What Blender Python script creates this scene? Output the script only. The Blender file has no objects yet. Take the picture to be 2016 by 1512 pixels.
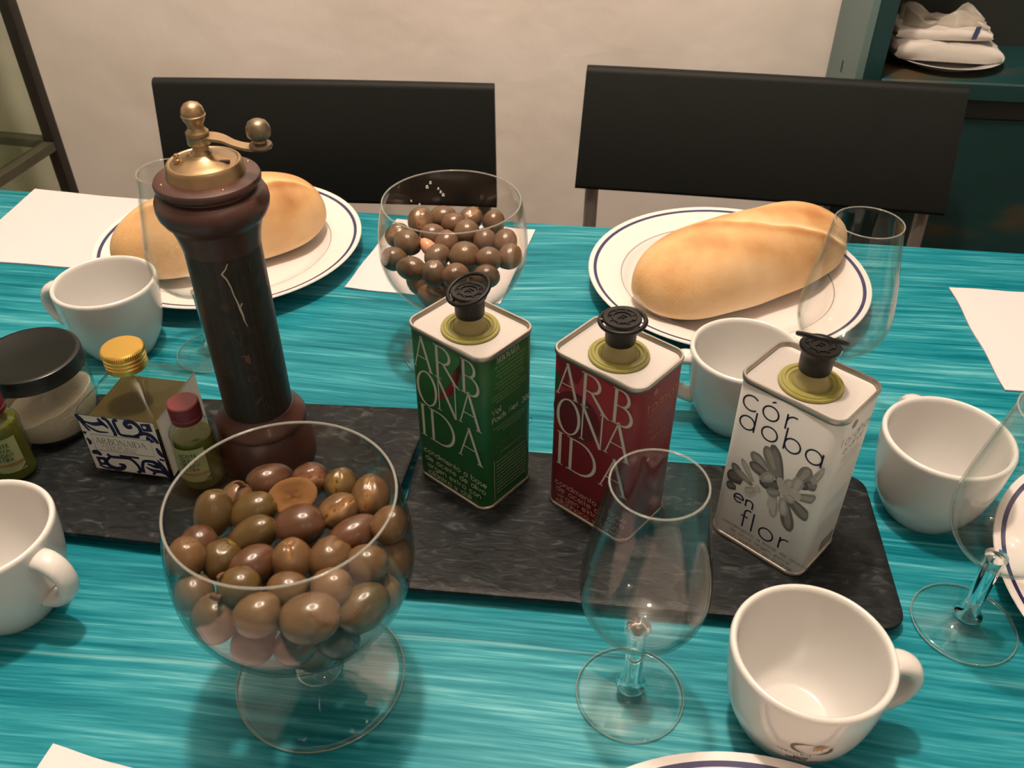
import bpy, bmesh, math, random
from mathutils import Vector, Matrix, Euler

# ------------------------------------------------------------------ camera, world, lights, exposure
SC = bpy.context.scene
COL = SC.collection
TZ = 0.75                      # height of the table top; all table positions are relative to it
PI = math.pi
R = math.radians

cam_d = bpy.data.cameras.new('camera')
cam_d.sensor_fit = 'HORIZONTAL'
cam_d.sensor_width = 36.0
cam_d.lens = 36.0 * 1750.0 / 2016.0
cam_d.clip_start = 0.02
cam_d.dof.use_dof = True
cam_d.dof.focus_distance = 0.62
cam_d.dof.aperture_fstop = 18.0
cam = bpy.data.objects.new('camera', cam_d)
COL.objects.link(cam)
cam.location = (0, 0, TZ + 0.45)
cam.rotation_euler = (R(90 - 38.1), 0, 0)
SC.camera = cam

world = bpy.data.worlds.new('room_air')
SC.world = world
world.use_nodes = True
world.node_tree.nodes['Background'].inputs[0].default_value = (1.0, 0.86, 0.70, 1)
world.node_tree.nodes['Background'].inputs[1].default_value = 0.02

def lamp(name, loc, power, radius, color):
    d = bpy.data.lights.new(name, 'POINT')
    d.energy = power
    d.color = color
    d.shadow_soft_size = radius
    o = bpy.data.objects.new(name, d)
    COL.objects.link(o)
    o.location = loc
    return o
WARM = (1.0, 0.80, 0.645)
lamp('ceiling_bulb', (-0.06, 0.58, TZ + 1.55), 82.0, 0.045, WARM)      # bulb over the middle of the table
lamp('front_fill', (0.9, -1.3, TZ + 1.70), 9.0, 0.06, WARM)     # added fill from behind the camera for front-facing surfaces, not a real bulb

SC.view_settings.view_transform = 'Standard'
SC.view_settings.look = 'None'
SC.view_settings.gamma = 1.0
SC.view_settings.use_curve_mapping = False
SC.view_settings.exposure = 0.0
SC.cycles.use_denoising = True
SC.cycles.max_bounces = 10
SC.cycles.transparent_max_bounces = 32
SC.cycles.sample_clamp_indirect = 8.0

# ------------------------------------------------------------------ materials
MATS = {}
def new_mat(name):
    m = bpy.data.materials.new(name)
    m.use_nodes = True
    nt = m.node_tree
    b = nt.nodes['Principled BSDF']
    MATS[name] = m
    return m, nt, b

def plain(name, col, rough=0.5, metal=0.0, spec=0.5, coat=0.0, sss=0.0, var=0.0, vscale=40.0, bump=0.0, bscale=200.0):
    m, nt, b = new_mat(name)
    b.inputs['Base Color'].default_value = (*col, 1)
    b.inputs['Roughness'].default_value = rough
    b.inputs['Metallic'].default_value = metal
    b.inputs['Specular IOR Level'].default_value = spec
    b.inputs['Coat Weight'].default_value = coat
    b.inputs['Coat Roughness'].default_value = 0.08
    if sss:
        b.inputs['Subsurface Weight'].default_value = sss
        b.inputs['Subsurface Radius'].default_value = (0.006, 0.003, 0.0015)
        b.inputs['Subsurface Scale'].default_value = 1.0
    tc = nt.nodes.new('ShaderNodeTexCoord')
    if var:
        n = nt.nodes.new('ShaderNodeTexNoise')
        n.inputs['Scale'].default_value = vscale
        n.inputs['Detail'].default_value = 4
        nt.links.new(tc.outputs['Object'], n.inputs['Vector'])
        mx = nt.nodes.new('ShaderNodeMix'); mx.data_type = 'RGBA'
        mx.inputs['A'].default_value = (*[c * (1 - var) for c in col], 1)
        mx.inputs['B'].default_value = (*[min(1, c * (1 + var)) for c in col], 1)
        nt.links.new(n.outputs['Fac'], mx.inputs['Factor'])
        nt.links.new(mx.outputs['Result'], b.inputs['Base Color'])
    if bump:
        n2 = nt.nodes.new('ShaderNodeTexNoise')
        n2.inputs['Scale'].default_value = bscale
        n2.inputs['Detail'].default_value = 5
        nt.links.new(tc.outputs['Object'], n2.inputs['Vector'])
        bp = nt.nodes.new('ShaderNodeBump')
        bp.inputs['Strength'].default_value = bump
        bp.inputs['Distance'].default_value = 0.001
        nt.links.new(n2.outputs['Fac'], bp.inputs['Height'])
        nt.links.new(bp.outputs['Normal'], b.inputs['Normal'])
    return m

def thin_glass(name, tint=(0.975, 0.985, 0.98), edge=(0.72, 0.80, 0.78), refl=1.0, rough=0.0):
    """Clear thin glass wall: passes light straight on, absorbs more along long paths, reflects by angle."""
    m, nt, b = new_mat(name)
    nt.nodes.remove(b)
    out = nt.nodes['Material Output']
    lw = nt.nodes.new('ShaderNodeLayerWeight'); lw.inputs['Blend'].default_value = 0.5
    p5 = nt.nodes.new('ShaderNodeMath'); p5.operation = 'POWER'; p5.inputs[1].default_value = 4.5
    nt.links.new(lw.outputs['Facing'], p5.inputs[0])
    ma = nt.nodes.new('ShaderNodeMath'); ma.operation = 'MULTIPLY_ADD'
    ma.inputs[1].default_value = 0.62 * refl; ma.inputs[2].default_value = 0.030 * refl
    nt.links.new(p5.outputs[0], ma.inputs[0])
    p3 = nt.nodes.new('ShaderNodeMath'); p3.operation = 'POWER'; p3.inputs[1].default_value = 3.0
    nt.links.new(lw.outputs['Facing'], p3.inputs[0])
    mx = nt.nodes.new('ShaderNodeMix'); mx.data_type = 'RGBA'
    mx.inputs['A'].default_value = (*tint, 1); mx.inputs['B'].default_value = (*edge, 1)
    nt.links.new(p3.outputs[0], mx.inputs['Factor'])
    tr = nt.nodes.new('ShaderNodeBsdfTransparent')
    nt.links.new(mx.outputs['Result'], tr.inputs['Color'])
    gl = nt.nodes.new('ShaderNodeBsdfGlossy'); gl.inputs['Roughness'].default_value = max(rough, 0.035)
    ms = nt.nodes.new('ShaderNodeMixShader')
    nt.links.new(ma.outputs[0], ms.inputs[0]); nt.links.new(tr.outputs[0], ms.inputs[1]); nt.links.new(gl.outputs[0], ms.inputs[2])
    nt.links.new(ms.outputs[0], out.inputs['Surface'])
    return m

def solid_glass(name, col=(0.97, 1, 0.99), ior=1.47, rough=0.0):
    m, nt, b = new_mat(name)
    b.inputs['Base Color'].default_value = (*col, 1)
    b.inputs['Transmission Weight'].default_value = 1.0
    b.inputs['Roughness'].default_value = rough
    b.inputs['IOR'].default_value = ior
    return m

def translucent(name, col, trans=0.5, rough=0.25, dens=0.5):
    """Tinted see-through plastic or liquid: part diffuse, part straight-through tint."""
    m, nt, b = new_mat(name)
    out = nt.nodes['Material Output']
    b.inputs['Base Color'].default_value = (*col, 1)
    b.inputs['Roughness'].default_value = rough
    tr = nt.nodes.new('ShaderNodeBsdfTransparent')
    tr.inputs['Color'].default_value = (*[c ** dens for c in col], 1)
    ms = nt.nodes.new('ShaderNodeMixShader'); ms.inputs[0].default_value = trans
    nt.links.new(b.outputs[0], ms.inputs[1]); nt.links.new(tr.outputs[0], ms.inputs[2])
    nt.links.new(ms.outputs[0], out.inputs['Surface'])
    return m

def ramp(nt, stops):
    r = nt.nodes.new('ShaderNodeValToRGB')
    e = r.color_ramp.elements
    while len(e) < len(stops): e.new(0.5)
    for i, (p, c) in enumerate(stops):
        e[i].position = p; e[i].color = (*c, 1)
    return r

def table_paint():
    m, nt, b = new_mat('teal_brushed_paint')
    tc = nt.nodes.new('ShaderNodeTexCoord')
    # slow bend of the strokes
    wn = nt.nodes.new('ShaderNodeTexNoise'); wn.inputs['Scale'].default_value = 3.2; wn.inputs['Detail'].default_value = 1
    nt.links.new(tc.outputs['Object'], wn.inputs['Vector'])
    sub = nt.nodes.new('ShaderNodeVectorMath'); sub.operation = 'SUBTRACT'; sub.inputs[1].default_value = (0.5, 0.5, 0.5)
    nt.links.new(wn.outputs['Color'], sub.inputs[0])
    scl = nt.nodes.new('ShaderNodeVectorMath'); scl.operation = 'MULTIPLY'; scl.inputs[1].default_value = (0.0, 0.05, 0.0)
    nt.links.new(sub.outputs[0], scl.inputs[0])
    add = nt.nodes.new('ShaderNodeVectorMath'); add.operation = 'ADD'
    nt.links.new(tc.outputs['Object'], add.inputs[0]); nt.links.new(scl.outputs[0], add.inputs[1])
    def streak(sx, sy, detail, dist=0.0):
        mp = nt.nodes.new('ShaderNodeMapping'); mp.inputs['Scale'].default_value = (sx, sy, 1)
        nt.links.new(add.outputs[0], mp.inputs['Vector'])
        n = nt.nodes.new('ShaderNodeTexNoise'); n.inputs['Scale'].default_value = 1.0
        n.inputs['Detail'].default_value = detail; n.inputs['Distortion'].default_value = dist
        n.inputs['Roughness'].default_value = 0.6
        nt.links.new(mp.outputs[0], n.inputs['Vector'])
        return n
    n1 = streak(5.0, 150.0, 5)       # brush bristles
    n2 = streak(2.6, 26.0, 3)       # wide strokes
    n3 = streak(16.0, 420.0, 3)      # fine bristles
    n4 = streak(4.0, 4.5, 2)        # blotches of thicker coat
    def mixf(a, bb, f):
        x = nt.nodes.new('ShaderNodeMix'); x.data_type = 'FLOAT'; x.inputs['Factor'].default_value = f
        nt.links.new(a, x.inputs['A']); nt.links.new(bb, x.inputs['B']); return x.outputs['Result']
    f = mixf(mixf(n1.outputs['Fac'], n2.outputs['Fac'], 0.36), n3.outputs['Fac'], 0.34)
    f = mixf(f, n4.outputs['Fac'], 0.16)
    r = ramp(nt, [(0.385, (0.000, 0.092, 0.132)), (0.450, (0.003, 0.145, 0.190)), (0.502, (0.011, 0.197, 0.250)), (0.552, (0.034, 0.265, 0.322)), (0.615, (0.120, 0.405, 0.455))])
    nt.links.new(f, r.inputs['Fac'])
    # thin whitish bristle lines
    n5 = streak(2.6, 130.0, 2)
    r2 = ramp(nt, [(0.66, (0, 0, 0)), (0.76, (1, 1, 1))])
    nt.links.new(n5.outputs['Fac'], r2.inputs['Fac'])
    ml = nt.nodes.new('ShaderNodeMath'); ml.operation = 'MULTIPLY'; ml.inputs[1].default_value = 0.5
    nt.links.new(r2.outputs['Color'], ml.inputs[0])
    mx = nt.nodes.new('ShaderNodeMix'); mx.data_type = 'RGBA'
    nt.links.new(ml.outputs[0], mx.inputs['Factor'])
    nt.links.new(r.outputs['Color'], mx.inputs['A']); mx.inputs['B'].default_value = (0.26, 0.55, 0.55, 1)
    nt.links.new(mx.outputs['Result'], b.inputs['Base Color'])
    b.inputs['Roughness'].default_value = 0.40
    b.inputs['Specular IOR Level'].default_value = 0.16
    bp = nt.nodes.new('ShaderNodeBump'); bp.inputs['Strength'].default_value = 0.12; bp.inputs['Distance'].default_value = 0.0006
    nt.links.new(f, bp.inputs['Height']); nt.links.new(bp.outputs['Normal'], b.inputs['Normal'])
    return m

def wall_plaster():
    m, nt, b = new_mat('cream_wall_plaster')
    tc = nt.nodes.new('ShaderNodeTexCoord')
    n = nt.nodes.new('ShaderNodeTexNoise'); n.inputs['Scale'].default_value = 4.5; n.inputs['Detail'].default_value = 3
    nt.links.new(tc.outputs['Object'], n.inputs['Vector'])
    r = ramp(nt, [(0.32, (0.70, 0.655, 0.60)), (0.55, (0.79, 0.745, 0.70)), (0.75, (0.82, 0.78, 0.74))])
    nt.links.new(n.outputs['Fac'], r.inputs['Fac'])
    nt.links.new(r.outputs['Color'], b.inputs['Base Color'])
    b.inputs['Roughness'].default_value = 0.85
    n2 = nt.nodes.new('ShaderNodeTexNoise'); n2.inputs['Scale'].default_value = 14; n2.inputs['Detail'].default_value = 6
    nt.links.new(tc.outputs['Object'], n2.inputs['Vector'])
    bp = nt.nodes.new('ShaderNodeBump'); bp.inputs['Strength'].default_value = 0.35; bp.inputs['Distance'].default_value = 0.008
    nt.links.new(n2.outputs['Fac'], bp.inputs['Height']); nt.links.new(bp.outputs['Normal'], b.inputs['Normal'])
    return m

def slate():
    m, nt, b = new_mat('dark_slate')
    tc = nt.nodes.new('ShaderNodeTexCoord')
    mp = nt.nodes.new('ShaderNodeMapping'); mp.inputs['Scale'].default_value = (70, 150, 90)
    nt.links.new(tc.outputs['Object'], mp.inputs['Vector'])
    n = nt.nodes.new('ShaderNodeTexNoise'); n.inputs['Scale'].default_value = 1; n.inputs['Detail'].default_value = 6; n.inputs['Distortion'].default_value = 1.2
    nt.links.new(mp.outputs[0], n.inputs['Vector'])
    r = ramp(nt, [(0.35, (0.0060, 0.0076, 0.0084)), (0.58, (0.0130, 0.0158, 0.0172)), (0.74, (0.050, 0.057, 0.060))])
    nt.links.new(n.outputs['Fac'], r.inputs['Fac']); nt.links.new(r.outputs['Color'], b.inputs['Base Color'])
    b.inputs['Roughness'].default_value = 0.45
    b.inputs['Specular IOR Level'].default_value = 0.16
    bp = nt.nodes.new('ShaderNodeBump'); bp.inputs['Strength'].default_value = 0.55; bp.inputs['Distance'].default_value = 0.0012
    nt.links.new(n.outputs['Fac'], bp.inputs['Height']); nt.links.new(bp.outputs['Normal'], b.inputs['Normal'])
    return m

def plate_china():
    """White glazed china with a printed blue band near the rim and a thin grey line on the well."""
    m, nt, b = new_mat('banded_china')
    tc = nt.nodes.new('ShaderNodeTexCoord')
    sx = nt.nodes.new('ShaderNodeSeparateXYZ'); nt.links.new(tc.outputs['Object'], sx.inputs[0])
    cb = nt.nodes.new('ShaderNodeCombineXYZ')
    nt.links.new(sx.outputs[0], cb.inputs[0]); nt.links.new(sx.outputs[1], cb.inputs[1])
    ln = nt.nodes.new('ShaderNodeVectorMath'); ln.operation = 'LENGTH'; nt.links.new(cb.outputs[0], ln.inputs[0])
    def band(lo, hi):
        a = nt.nodes.new('ShaderNodeMath'); a.operation = 'COMPARE'
        a.inputs[1].default_value = (lo + hi) / 2; a.inputs[2].default_value = (hi - lo) / 2
        nt.links.new(ln.outputs['Value'], a.inputs[0]); return a.outputs[0]
    top = nt.nodes.new('ShaderNodeNewGeometry')
    sz = nt.nodes.new('ShaderNodeSeparateXYZ'); nt.links.new(top.outputs['Normal'], sz.inputs[0])
    gt = nt.nodes.new('ShaderNodeMath'); gt.operation = 'GREATER_THAN'; gt.inputs[1].default_value = 0.2
    nt.links.new(sz.outputs[2], gt.inputs[0])
    def ontop(x):
        k = nt.nodes.new('ShaderNodeMath'); k.operation = 'MULTIPLY'
        nt.links.new(x, k.inputs[0]); nt.links.new(gt.outputs[0], k.inputs[1]); return k.outputs[0]
    m1 = nt.nodes.new('ShaderNodeMix'); m1.data_type = 'RGBA'
    m1.inputs['A'].default_value = (0.72, 0.675, 0.66, 1); m1.inputs['B'].default_value = (0.030, 0.028, 0.10, 1)
    nt.links.new(ontop(band(0.1212, 0.1242)), m1.inputs['Factor'])
    m2 = nt.nodes.new('ShaderNodeMix'); m2.data_type = 'RGBA'
    nt.links.new(m1.outputs['Result'], m2.inputs['A']); m2.inputs['B'].default_value = (0.30, 0.28, 0.28, 1)
    nt.links.new(ontop(band(0.0972, 0.0982)), m2.inputs['Factor'])
    nt.links.new(m2.outputs['Result'], b.inputs['Base Color'])
    b.inputs['Roughness'].default_value = 0.22
    return m

def attr_mat(name, attr, stops, rough=0.6, noise=0.15, nscale=60, bump=0.3, bscale=350, spec=0.3, sss=0.0):
    """Colour from a painted-on amount (0..1) stored on the mesh, varied with noise."""
    m, nt, b = new_mat(name)
    at = nt.nodes.new('ShaderNodeAttribute'); at.attribute_name = attr
    tc = nt.nodes.new('ShaderNodeTexCoord')
    n = nt.nodes.new('ShaderNodeTexNoise'); n.inputs['Scale'].default_value = nscale; n.inputs['Detail'].default_value = 4
    nt.links.new(tc.outputs['Object'], n.inputs['Vector'])
    a = nt.nodes.new('ShaderNodeMath'); a.operation = 'MULTIPLY_ADD'; a.inputs[1].default_value = noise * 2; a.inputs[2].default_value = -noise
    nt.links.new(n.outputs['Fac'], a.inputs[0])
    s = nt.nodes.new('ShaderNodeMath'); s.operation = 'ADD'
    nt.links.new(a.outputs[0], s.inputs[0]); nt.links.new(at.outputs['Fac'], s.inputs[1])
    r = ramp(nt, stops)
    nt.links.new(s.outputs[0], r.inputs['Fac']); nt.links.new(r.outputs['Color'], b.inputs['Base Color'])
    b.inputs['Roughness'].default_value = rough
    b.inputs['Specular IOR Level'].default_value = spec
    if sss:
        b.inputs['Subsurface Weight'].default_value = sss
        b.inputs['Subsurface Radius'].default_value = (0.004, 0.002, 0.001); b.inputs['Subsurface Scale'].default_value = 1.0
    n2 = nt.nodes.new('ShaderNodeTexNoise'); n2.inputs['Scale'].default_value = bscale; n2.inputs['Detail'].default_value = 3
    nt.links.new(tc.outputs['Object'], n2.inputs['Vector'])
    bp = nt.nodes.new('ShaderNodeBump'); bp.inputs['Strength'].default_value = bump; bp.inputs['Distance'].default_value = 0.0008
    nt.links.new(n2.outputs['Fac'], bp.inputs['Height']); nt.links.new(bp.outputs['Normal'], b.inputs['Normal'])
    return m

def worn_paint(name, col, wear, scale, lo):
    m, nt, b = new_mat(name)
    tc = nt.nodes.new('ShaderNodeTexCoord')
    mp = nt.nodes.new('ShaderNodeMapping'); mp.inputs['Scale'].default_value = (scale, scale, scale * 4)
    nt.links.new(tc.outputs['Object'], mp.inputs['Vector'])
    n = nt.nodes.new('ShaderNodeTexNoise'); n.inputs['Scale'].default_value = 1; n.inputs['Detail'].default_value = 5
    nt.links.new(mp.outputs[0], n.inputs['Vector'])
    r = ramp(nt, [(0.3, tuple(c * 0.75 for c in col)), (lo, col), (lo + 0.12, wear)])
    nt.links.new(n.outputs['Fac'], r.inputs['Fac']); nt.links.new(r.outputs['Color'], b.inputs['Base Color'])
    b.inputs['Roughness'].default_value = 0.5
    return m

table_paint(); wall_plaster(); slate(); plate_china()
plain('white_ceiling_paint', (0.72, 0.70, 0.66), 0.9, var=0.03)
plain('terracotta_floor', (0.22, 0.14, 0.09), 0.6, var=0.25, vscale=6)
plain('table_edge_wood', (0.11, 0.10, 0.085), 0.7, var=0.3, vscale=30)
plain('black_plastic', (0.0060, 0.0078, 0.0074), 0.60, spec=0.22, bump=0.15, bscale=900)
plain('grey_steel_tube', (0.30, 0.29, 0.27), 0.38, metal=0.75, var=0.1)
plain('paper_napkin', (0.68, 0.585, 0.60), 0.95, spec=0.1, bump=0.25, bscale=700)
plain('white_porcelain', (0.60, 0.595, 0.575), 0.16, spec=0.5, coat=0.3, var=0.01)
plain('black_cap_plastic', (0.006, 0.0062, 0.0062), 0.42, spec=0.26, bump=0.1, bscale=1500)
plain('tin_metal', (0.42, 0.39, 0.34), 0.34, metal=0.9, var=0.12, vscale=300)
plain('tin_lid_lacquer', (0.42, 0.395, 0.375), 0.32, metal=0.0, coat=0.3, var=0.05, vscale=500)
plain('green_tin_print', (0.012, 0.085, 0.022), 0.36, spec=0.45, var=0.06)
plain('red_tin_print', (0.155, 0.010, 0.016), 0.36, spec=0.45, var=0.06)
plain('white_tin_print', (0.66, 0.66, 0.64), 0.36, spec=0.45, var=0.03)
plain('cream_ink', (0.47, 0.47, 0.40), 0.5)
plain('pale_green_ink', (0.34, 0.40, 0.25), 0.5)
plain('brown_green_ink', (0.10, 0.095, 0.03), 0.5)
plain('pale_pink_ink', (0.42, 0.22, 0.19), 0.5)
plain('gold_ink', (0.42, 0.24, 0.10), 0.5)
plain('navy_ink', (0.012, 0.012, 0.045), 0.5)
plain('grey_ink', (0.19, 0.19, 0.18), 0.5)
plain('tile_blue_ink', (0.008, 0.011, 0.055), 0.5, var=0.25, vscale=200)
plain('chili_red_ink', (0.17, 0.012, 0.012), 0.4)
plain('chili_dark_ink', (0.035, 0.010, 0.008), 0.4)
plain('tomato_dark_ink', (0.085, 0.008, 0.012), 0.4)
plain('tomato_light_ink', (0.34, 0.035, 0.025), 0.4)
for i, g in enumerate((0.065, 0.13, 0.22, 0.33, 0.45)):
    plain('petal_ink_%d' % i, (g * 1.02, g * 0.99, g * 0.93), 0.45, var=0.22, vscale=160)
plain('label_paper', (0.60, 0.595, 0.55), 0.6, var=0.03)
plain('label_green_paper', (0.25, 0.28, 0.13), 0.55, var=0.15, vscale=90)
plain('label_ochre_ink', (0.24, 0.14, 0.045), 0.55, var=0.2, vscale=90)
plain('label_dark_green_ink', (0.028, 0.045, 0.02), 0.55)
plain('gold_cap_metal', (0.80, 0.50, 0.12), 0.30, metal=0.85, var=0.06)
plain('red_cap_plastic', (0.115, 0.013, 0.018), 0.40, var=0.08)
plain('black_jar_lid', (0.008, 0.0095, 0.0092), 0.30, spec=0.32, var=0.1)
plain('coarse_salt', (0.62, 0.55, 0.45), 0.9, var=0.12, vscale=400, bump=0.9, bscale=600)
plain('dark_red_wood', (0.052, 0.017, 0.012), 0.42, coat=0.12, var=0.35, vscale=55)
plain('aged_brass', (0.36, 0.25, 0.14), 0.36, metal=0.9, var=0.22, vscale=70)
plain('dull_brass', (0.22, 0.175, 0.12), 0.38, metal=0.9, var=0.25, vscale=90)
plain('engraved_dark_tube', (0.024, 0.0165, 0.0125), 0.48, spec=0.3, coat=0.08, var=0.55, vscale=120, bump=0.35, bscale=160)
plain('tube_ornament', (0.085, 0.060, 0.040), 0.45, var=0.3, vscale=90)
plain('rust_ornament', (0.115, 0.034, 0.020), 0.5)
plain('pale_crack', (0.42, 0.37, 0.31), 0.6)
plain('dark_iron', (0.024, 0.022, 0.018), 0.5, metal=0.3, var=0.2)
plain('olive_grey_iron', (0.060, 0.056, 0.036), 0.5, metal=0.2, var=0.2)
plain('grey_teal_paint', (0.115, 0.185, 0.180), 0.55, var=0.12, vscale=9)
worn_paint('dark_green_paint', (0.004, 0.040, 0.042), (0.060, 0.044, 0.022), 6.0, 0.555)
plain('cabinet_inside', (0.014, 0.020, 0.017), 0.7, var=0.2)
plain('plastic_wrap_white', (0.62, 0.59, 0.55), 0.20, spec=0.6, bump=1.0, bscale=90)
plain('blue_print', (0.05, 0.06, 0.15), 0.5)
translucent('clear_film', (0.60, 0.57, 0.50), 0.55, 0.15, 0.3)
translucent('yellow_plastic', (0.32, 0.30, 0.085), 0.30, 0.18, 0.5)
translucent('pale_yellow_plastic', (0.50, 0.44, 0.20), 0.45, 0.15, 0.5)
translucent('olive_oil', (0.095, 0.072, 0.024), 0.45, 0.1, 0.5)
translucent('green_oil', (0.16, 0.17, 0.030), 0.50, 0.1, 0.5)
thin_glass('clear_glass', (0.98, 0.985, 0.98), (0.70, 0.76, 0.73))
translucent('glass_edge_glint', (0.50, 0.52, 0.48), 0.70, 0.08, 0.25)  # whitish colour stands in for the bright highlight along glass edges
thin_glass('bowl_glass', (0.97, 0.975, 0.965), (0.66, 0.71, 0.68))
thin_glass('bottle_glass', (0.93, 0.95, 0.92), (0.58, 0.66, 0.58), 1.1)
thin_glass('green_pane_glass', (0.85, 0.885, 0.82), (0.50, 0.60, 0.50), 0.9)
solid_glass('stem_glass')
attr_mat('bread_crust', 'bake', [(0.0, (0.80, 0.65, 0.45)), (0.35, (0.72, 0.51, 0.29)), (0.7, (0.60, 0.36, 0.16)), (1.0, (0.40, 0.18, 0.065))], 0.6, 0.34, 30, 0.4, 420, 0.25)
OLIVE_COL = {0: (0.060, 0.032, 0.018), 1: (0.092, 0.058, 0.018), 2: (0.120, 0.066, 0.027), 3: (0.088, 0.039, 0.020), 5: (0.135, 0.080, 0.045), 6: (0.155, 0.084, 0.050)}
for k, c in OLIVE_COL.items():
    attr_mat('olive_skin_%d' % k, 'cut', [(0.0, tuple(v * 0.80 for v in c)), (0.3, tuple(v * 1.15 for v in c)), (0.62, (c[0] * 2.1, c[1] * 2.0, c[2] * 1.7)), (1.0, tuple(v * 0.30 for v in c))], 0.17, 0.16, 120, 0.10, 500, 0.5, 0.12)
attr_mat('olive_flesh', 'cut', [(0.0, (0.33, 0.16, 0.055)), (1.0, (0.19, 0.085, 0.03))], 0.45, 0.25, 260, 0.8, 300, 0.4)
plain('olive_stem', (0.14, 0.065, 0.035), 0.5)
plain('garlic_flesh', (0.66, 0.30, 0.18), 0.3, var=0.1, sss=0.2)

# ------------------------------------------------------------------ geometry helpers
def finish(name, me, material, parent=None, smooth=35):
    o = bpy.data.objects.new(name, me)
    COL.objects.link(o)
    mats = material if isinstance(material, (list, tuple)) else [material]
    for mm in mats:
        me.materials.append(MATS[mm])
    if smooth:
        for p in me.polygons: p.use_smooth = True
        me.set_sharp_from_angle(angle=R(smooth))
    if parent is not None: o.parent = parent
    return o

def mesh(name, verts, faces, mi=None):
    me = bpy.data.meshes.new(name)
    me.from_pydata([tuple(v) for v in verts], [], faces)
    if mi: me.polygons.foreach_set('material_index', mi)
    me.update()
    return me

def thing(name, label, cat, loc=(0, 0, 0), rz=0.0, group=None):
    o = bpy.data.objects.new(name, None)
    COL.objects.link(o)
    o.empty_display_size = 0.02
    o.location = loc; o.rotation_euler = (0, 0, rz)
    return tag(o, label, cat, group)

def tag(o, label, cat, group=None, kind=None):
    o['label'] = label; o['category'] = cat
    if group: o['group'] = group
    if kind: o['kind'] = kind
    return o

def copy_tree(o, parent=None):
    c = o.copy(); COL.objects.link(c); c.parent = parent
    for ch in list(o.children): copy_tree(ch, c)
    return c

def lathe_mesh(name, prof, seg=64):
    """Turn (r, z) points round the z axis; r = 0 closes the end."""
    vs, fs, rings = [], [], []
    for r, z in prof:
        if r < 1e-7:
            rings.append([len(vs)]); vs.append((0, 0, z))
        else:
            rings.append(list(range(len(vs), len(vs) + seg)))
            for i in range(seg):
                a = 2 * PI * i / seg
                vs.append((r * math.cos(a), r * math.sin(a), z))
    for a, b in zip(rings, rings[1:]):
        if len(a) == 1 and len(b) == 1: continue
        for i in range(seg):
            j = (i + 1) % seg
            if len(a) == 1: fs.append((a[0], b[j], b[i]))
            elif len(b) == 1: fs.append((a[i], a[j], b[0]))
            else: fs.append((a[i], a[j], b[j], b[i]))
    return mesh(name, vs, fs)

def spline(pts, n):
    """Catmull-Rom through 2-D or 3-D points, n steps per span."""
    P = [Vector(p) for p in pts]
    P = [P[0] * 2 - P[1]] + P + [P[-1] * 2 - P[-2]]
    out = []
    for i in range(1, len(P) - 2):
        for k in range(n):
            t = k / n
            a, b, c, d = P[i - 1], P[i], P[i + 1], P[i + 2]
            out.append(0.5 * ((2 * b) + (c - a) * t + (2 * a - 5 * b + 4 * c - d) * t * t + (3 * b - a - 3 * c + d) * t ** 3))
    out.append(P[-2])
    return out

def tube_mesh(name, path, rad, seg=12, caps=True, flat=1.0):
    P = [Vector(p) for p in path]
    n = len(P)
    rads = rad if isinstance(rad, (list, tuple)) else [rad] * n
    vs, fs = [], []
    t0 = (P[1] - P[0]).normalized()
    up = Vector((0, 0, 1)) if abs(t0.z) < 0.9 else Vector((1, 0, 0))
    nrm = (up - t0 * up.dot(t0)).normalized()
    for i in range(n):
        t = (P[min(i + 1, n - 1)] - P[max(i - 1, 0)]).normalized()
        nrm = (nrm - t * nrm.dot(t)).normalized()
        bi = t.cross(nrm)
        for k in range(seg):
            a = 2 * PI * k / seg
            vs.append(P[i] + nrm * (math.cos(a) * rads[i]) + bi * (math.sin(a) * rads[i] * flat))
    for i in range(n - 1):
        for k in range(seg):
            j = (k + 1) % seg
            fs.append((i * seg + k, i * seg + j, (i + 1) * seg + j, (i + 1) * seg + k))
    if caps:
        fs.append(tuple(range(seg - 1, -1, -1)))
        fs.append(tuple((n - 1) * seg + k for k in range(seg)))
    return mesh(name, vs, fs)

def torus_mesh(name, R0, r, seg=48, sub=10):
    pts = [(R0 * math.cos(2 * PI * i / seg), R0 * math.sin(2 * PI * i / seg), 0) for i in range(seg)]
    vs, fs = [], []
    for i in range(seg):
        a = 2 * PI * i / seg
        for k in range(sub):
            b = 2 * PI * k / sub
            rr = R0 + r * math.cos(b)
            vs.append((rr * math.cos(a), rr * math.sin(a), r * math.sin(b)))
    for i in range(seg):
        for k in range(sub):
            i2, k2 = (i + 1) % seg, (k + 1) % sub
            fs.append((i * sub + k, i2 * sub + k, i2 * sub + k2, i * sub + k2))
    return mesh(name, vs, fs)

def box_mesh(name, x0, x1, y0, y1, z0, z1, bev=0.0, seg=2):
    bm = bmesh.new()
    bmesh.ops.create_cube(bm, size=1.0)
    for v in bm.verts:
        v.co = Vector(((x0 + x1) / 2 + v.co.x * (x1 - x0), (y0 + y1) / 2 + v.co.y * (y1 - y0), (z0 + z1) / 2 + v.co.z * (z1 - z0)))
    if bev:
        bmesh.ops.bevel(bm, geom=bm.edges[:], offset=bev, segments=seg, affect='EDGES', profile=0.5)
    me = bpy.data.meshes.new(name); bm.to_mesh(me); bm.free()
    return me

def round_rect(w, d, r, n=6):
    pts = []
    for cx, cy, a0 in ((w / 2 - r, d / 2 - r, 0), (-w / 2 + r, d / 2 - r, 90), (-w / 2 + r, -d / 2 + r, 180), (w / 2 - r, -d / 2 + r, 270)):
        for i in range(n + 1):
            a = R(a0 + 90 * i / n)
            pts.append((cx + r * math.cos(a), cy + r * math.sin(a)))
    return pts

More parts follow.
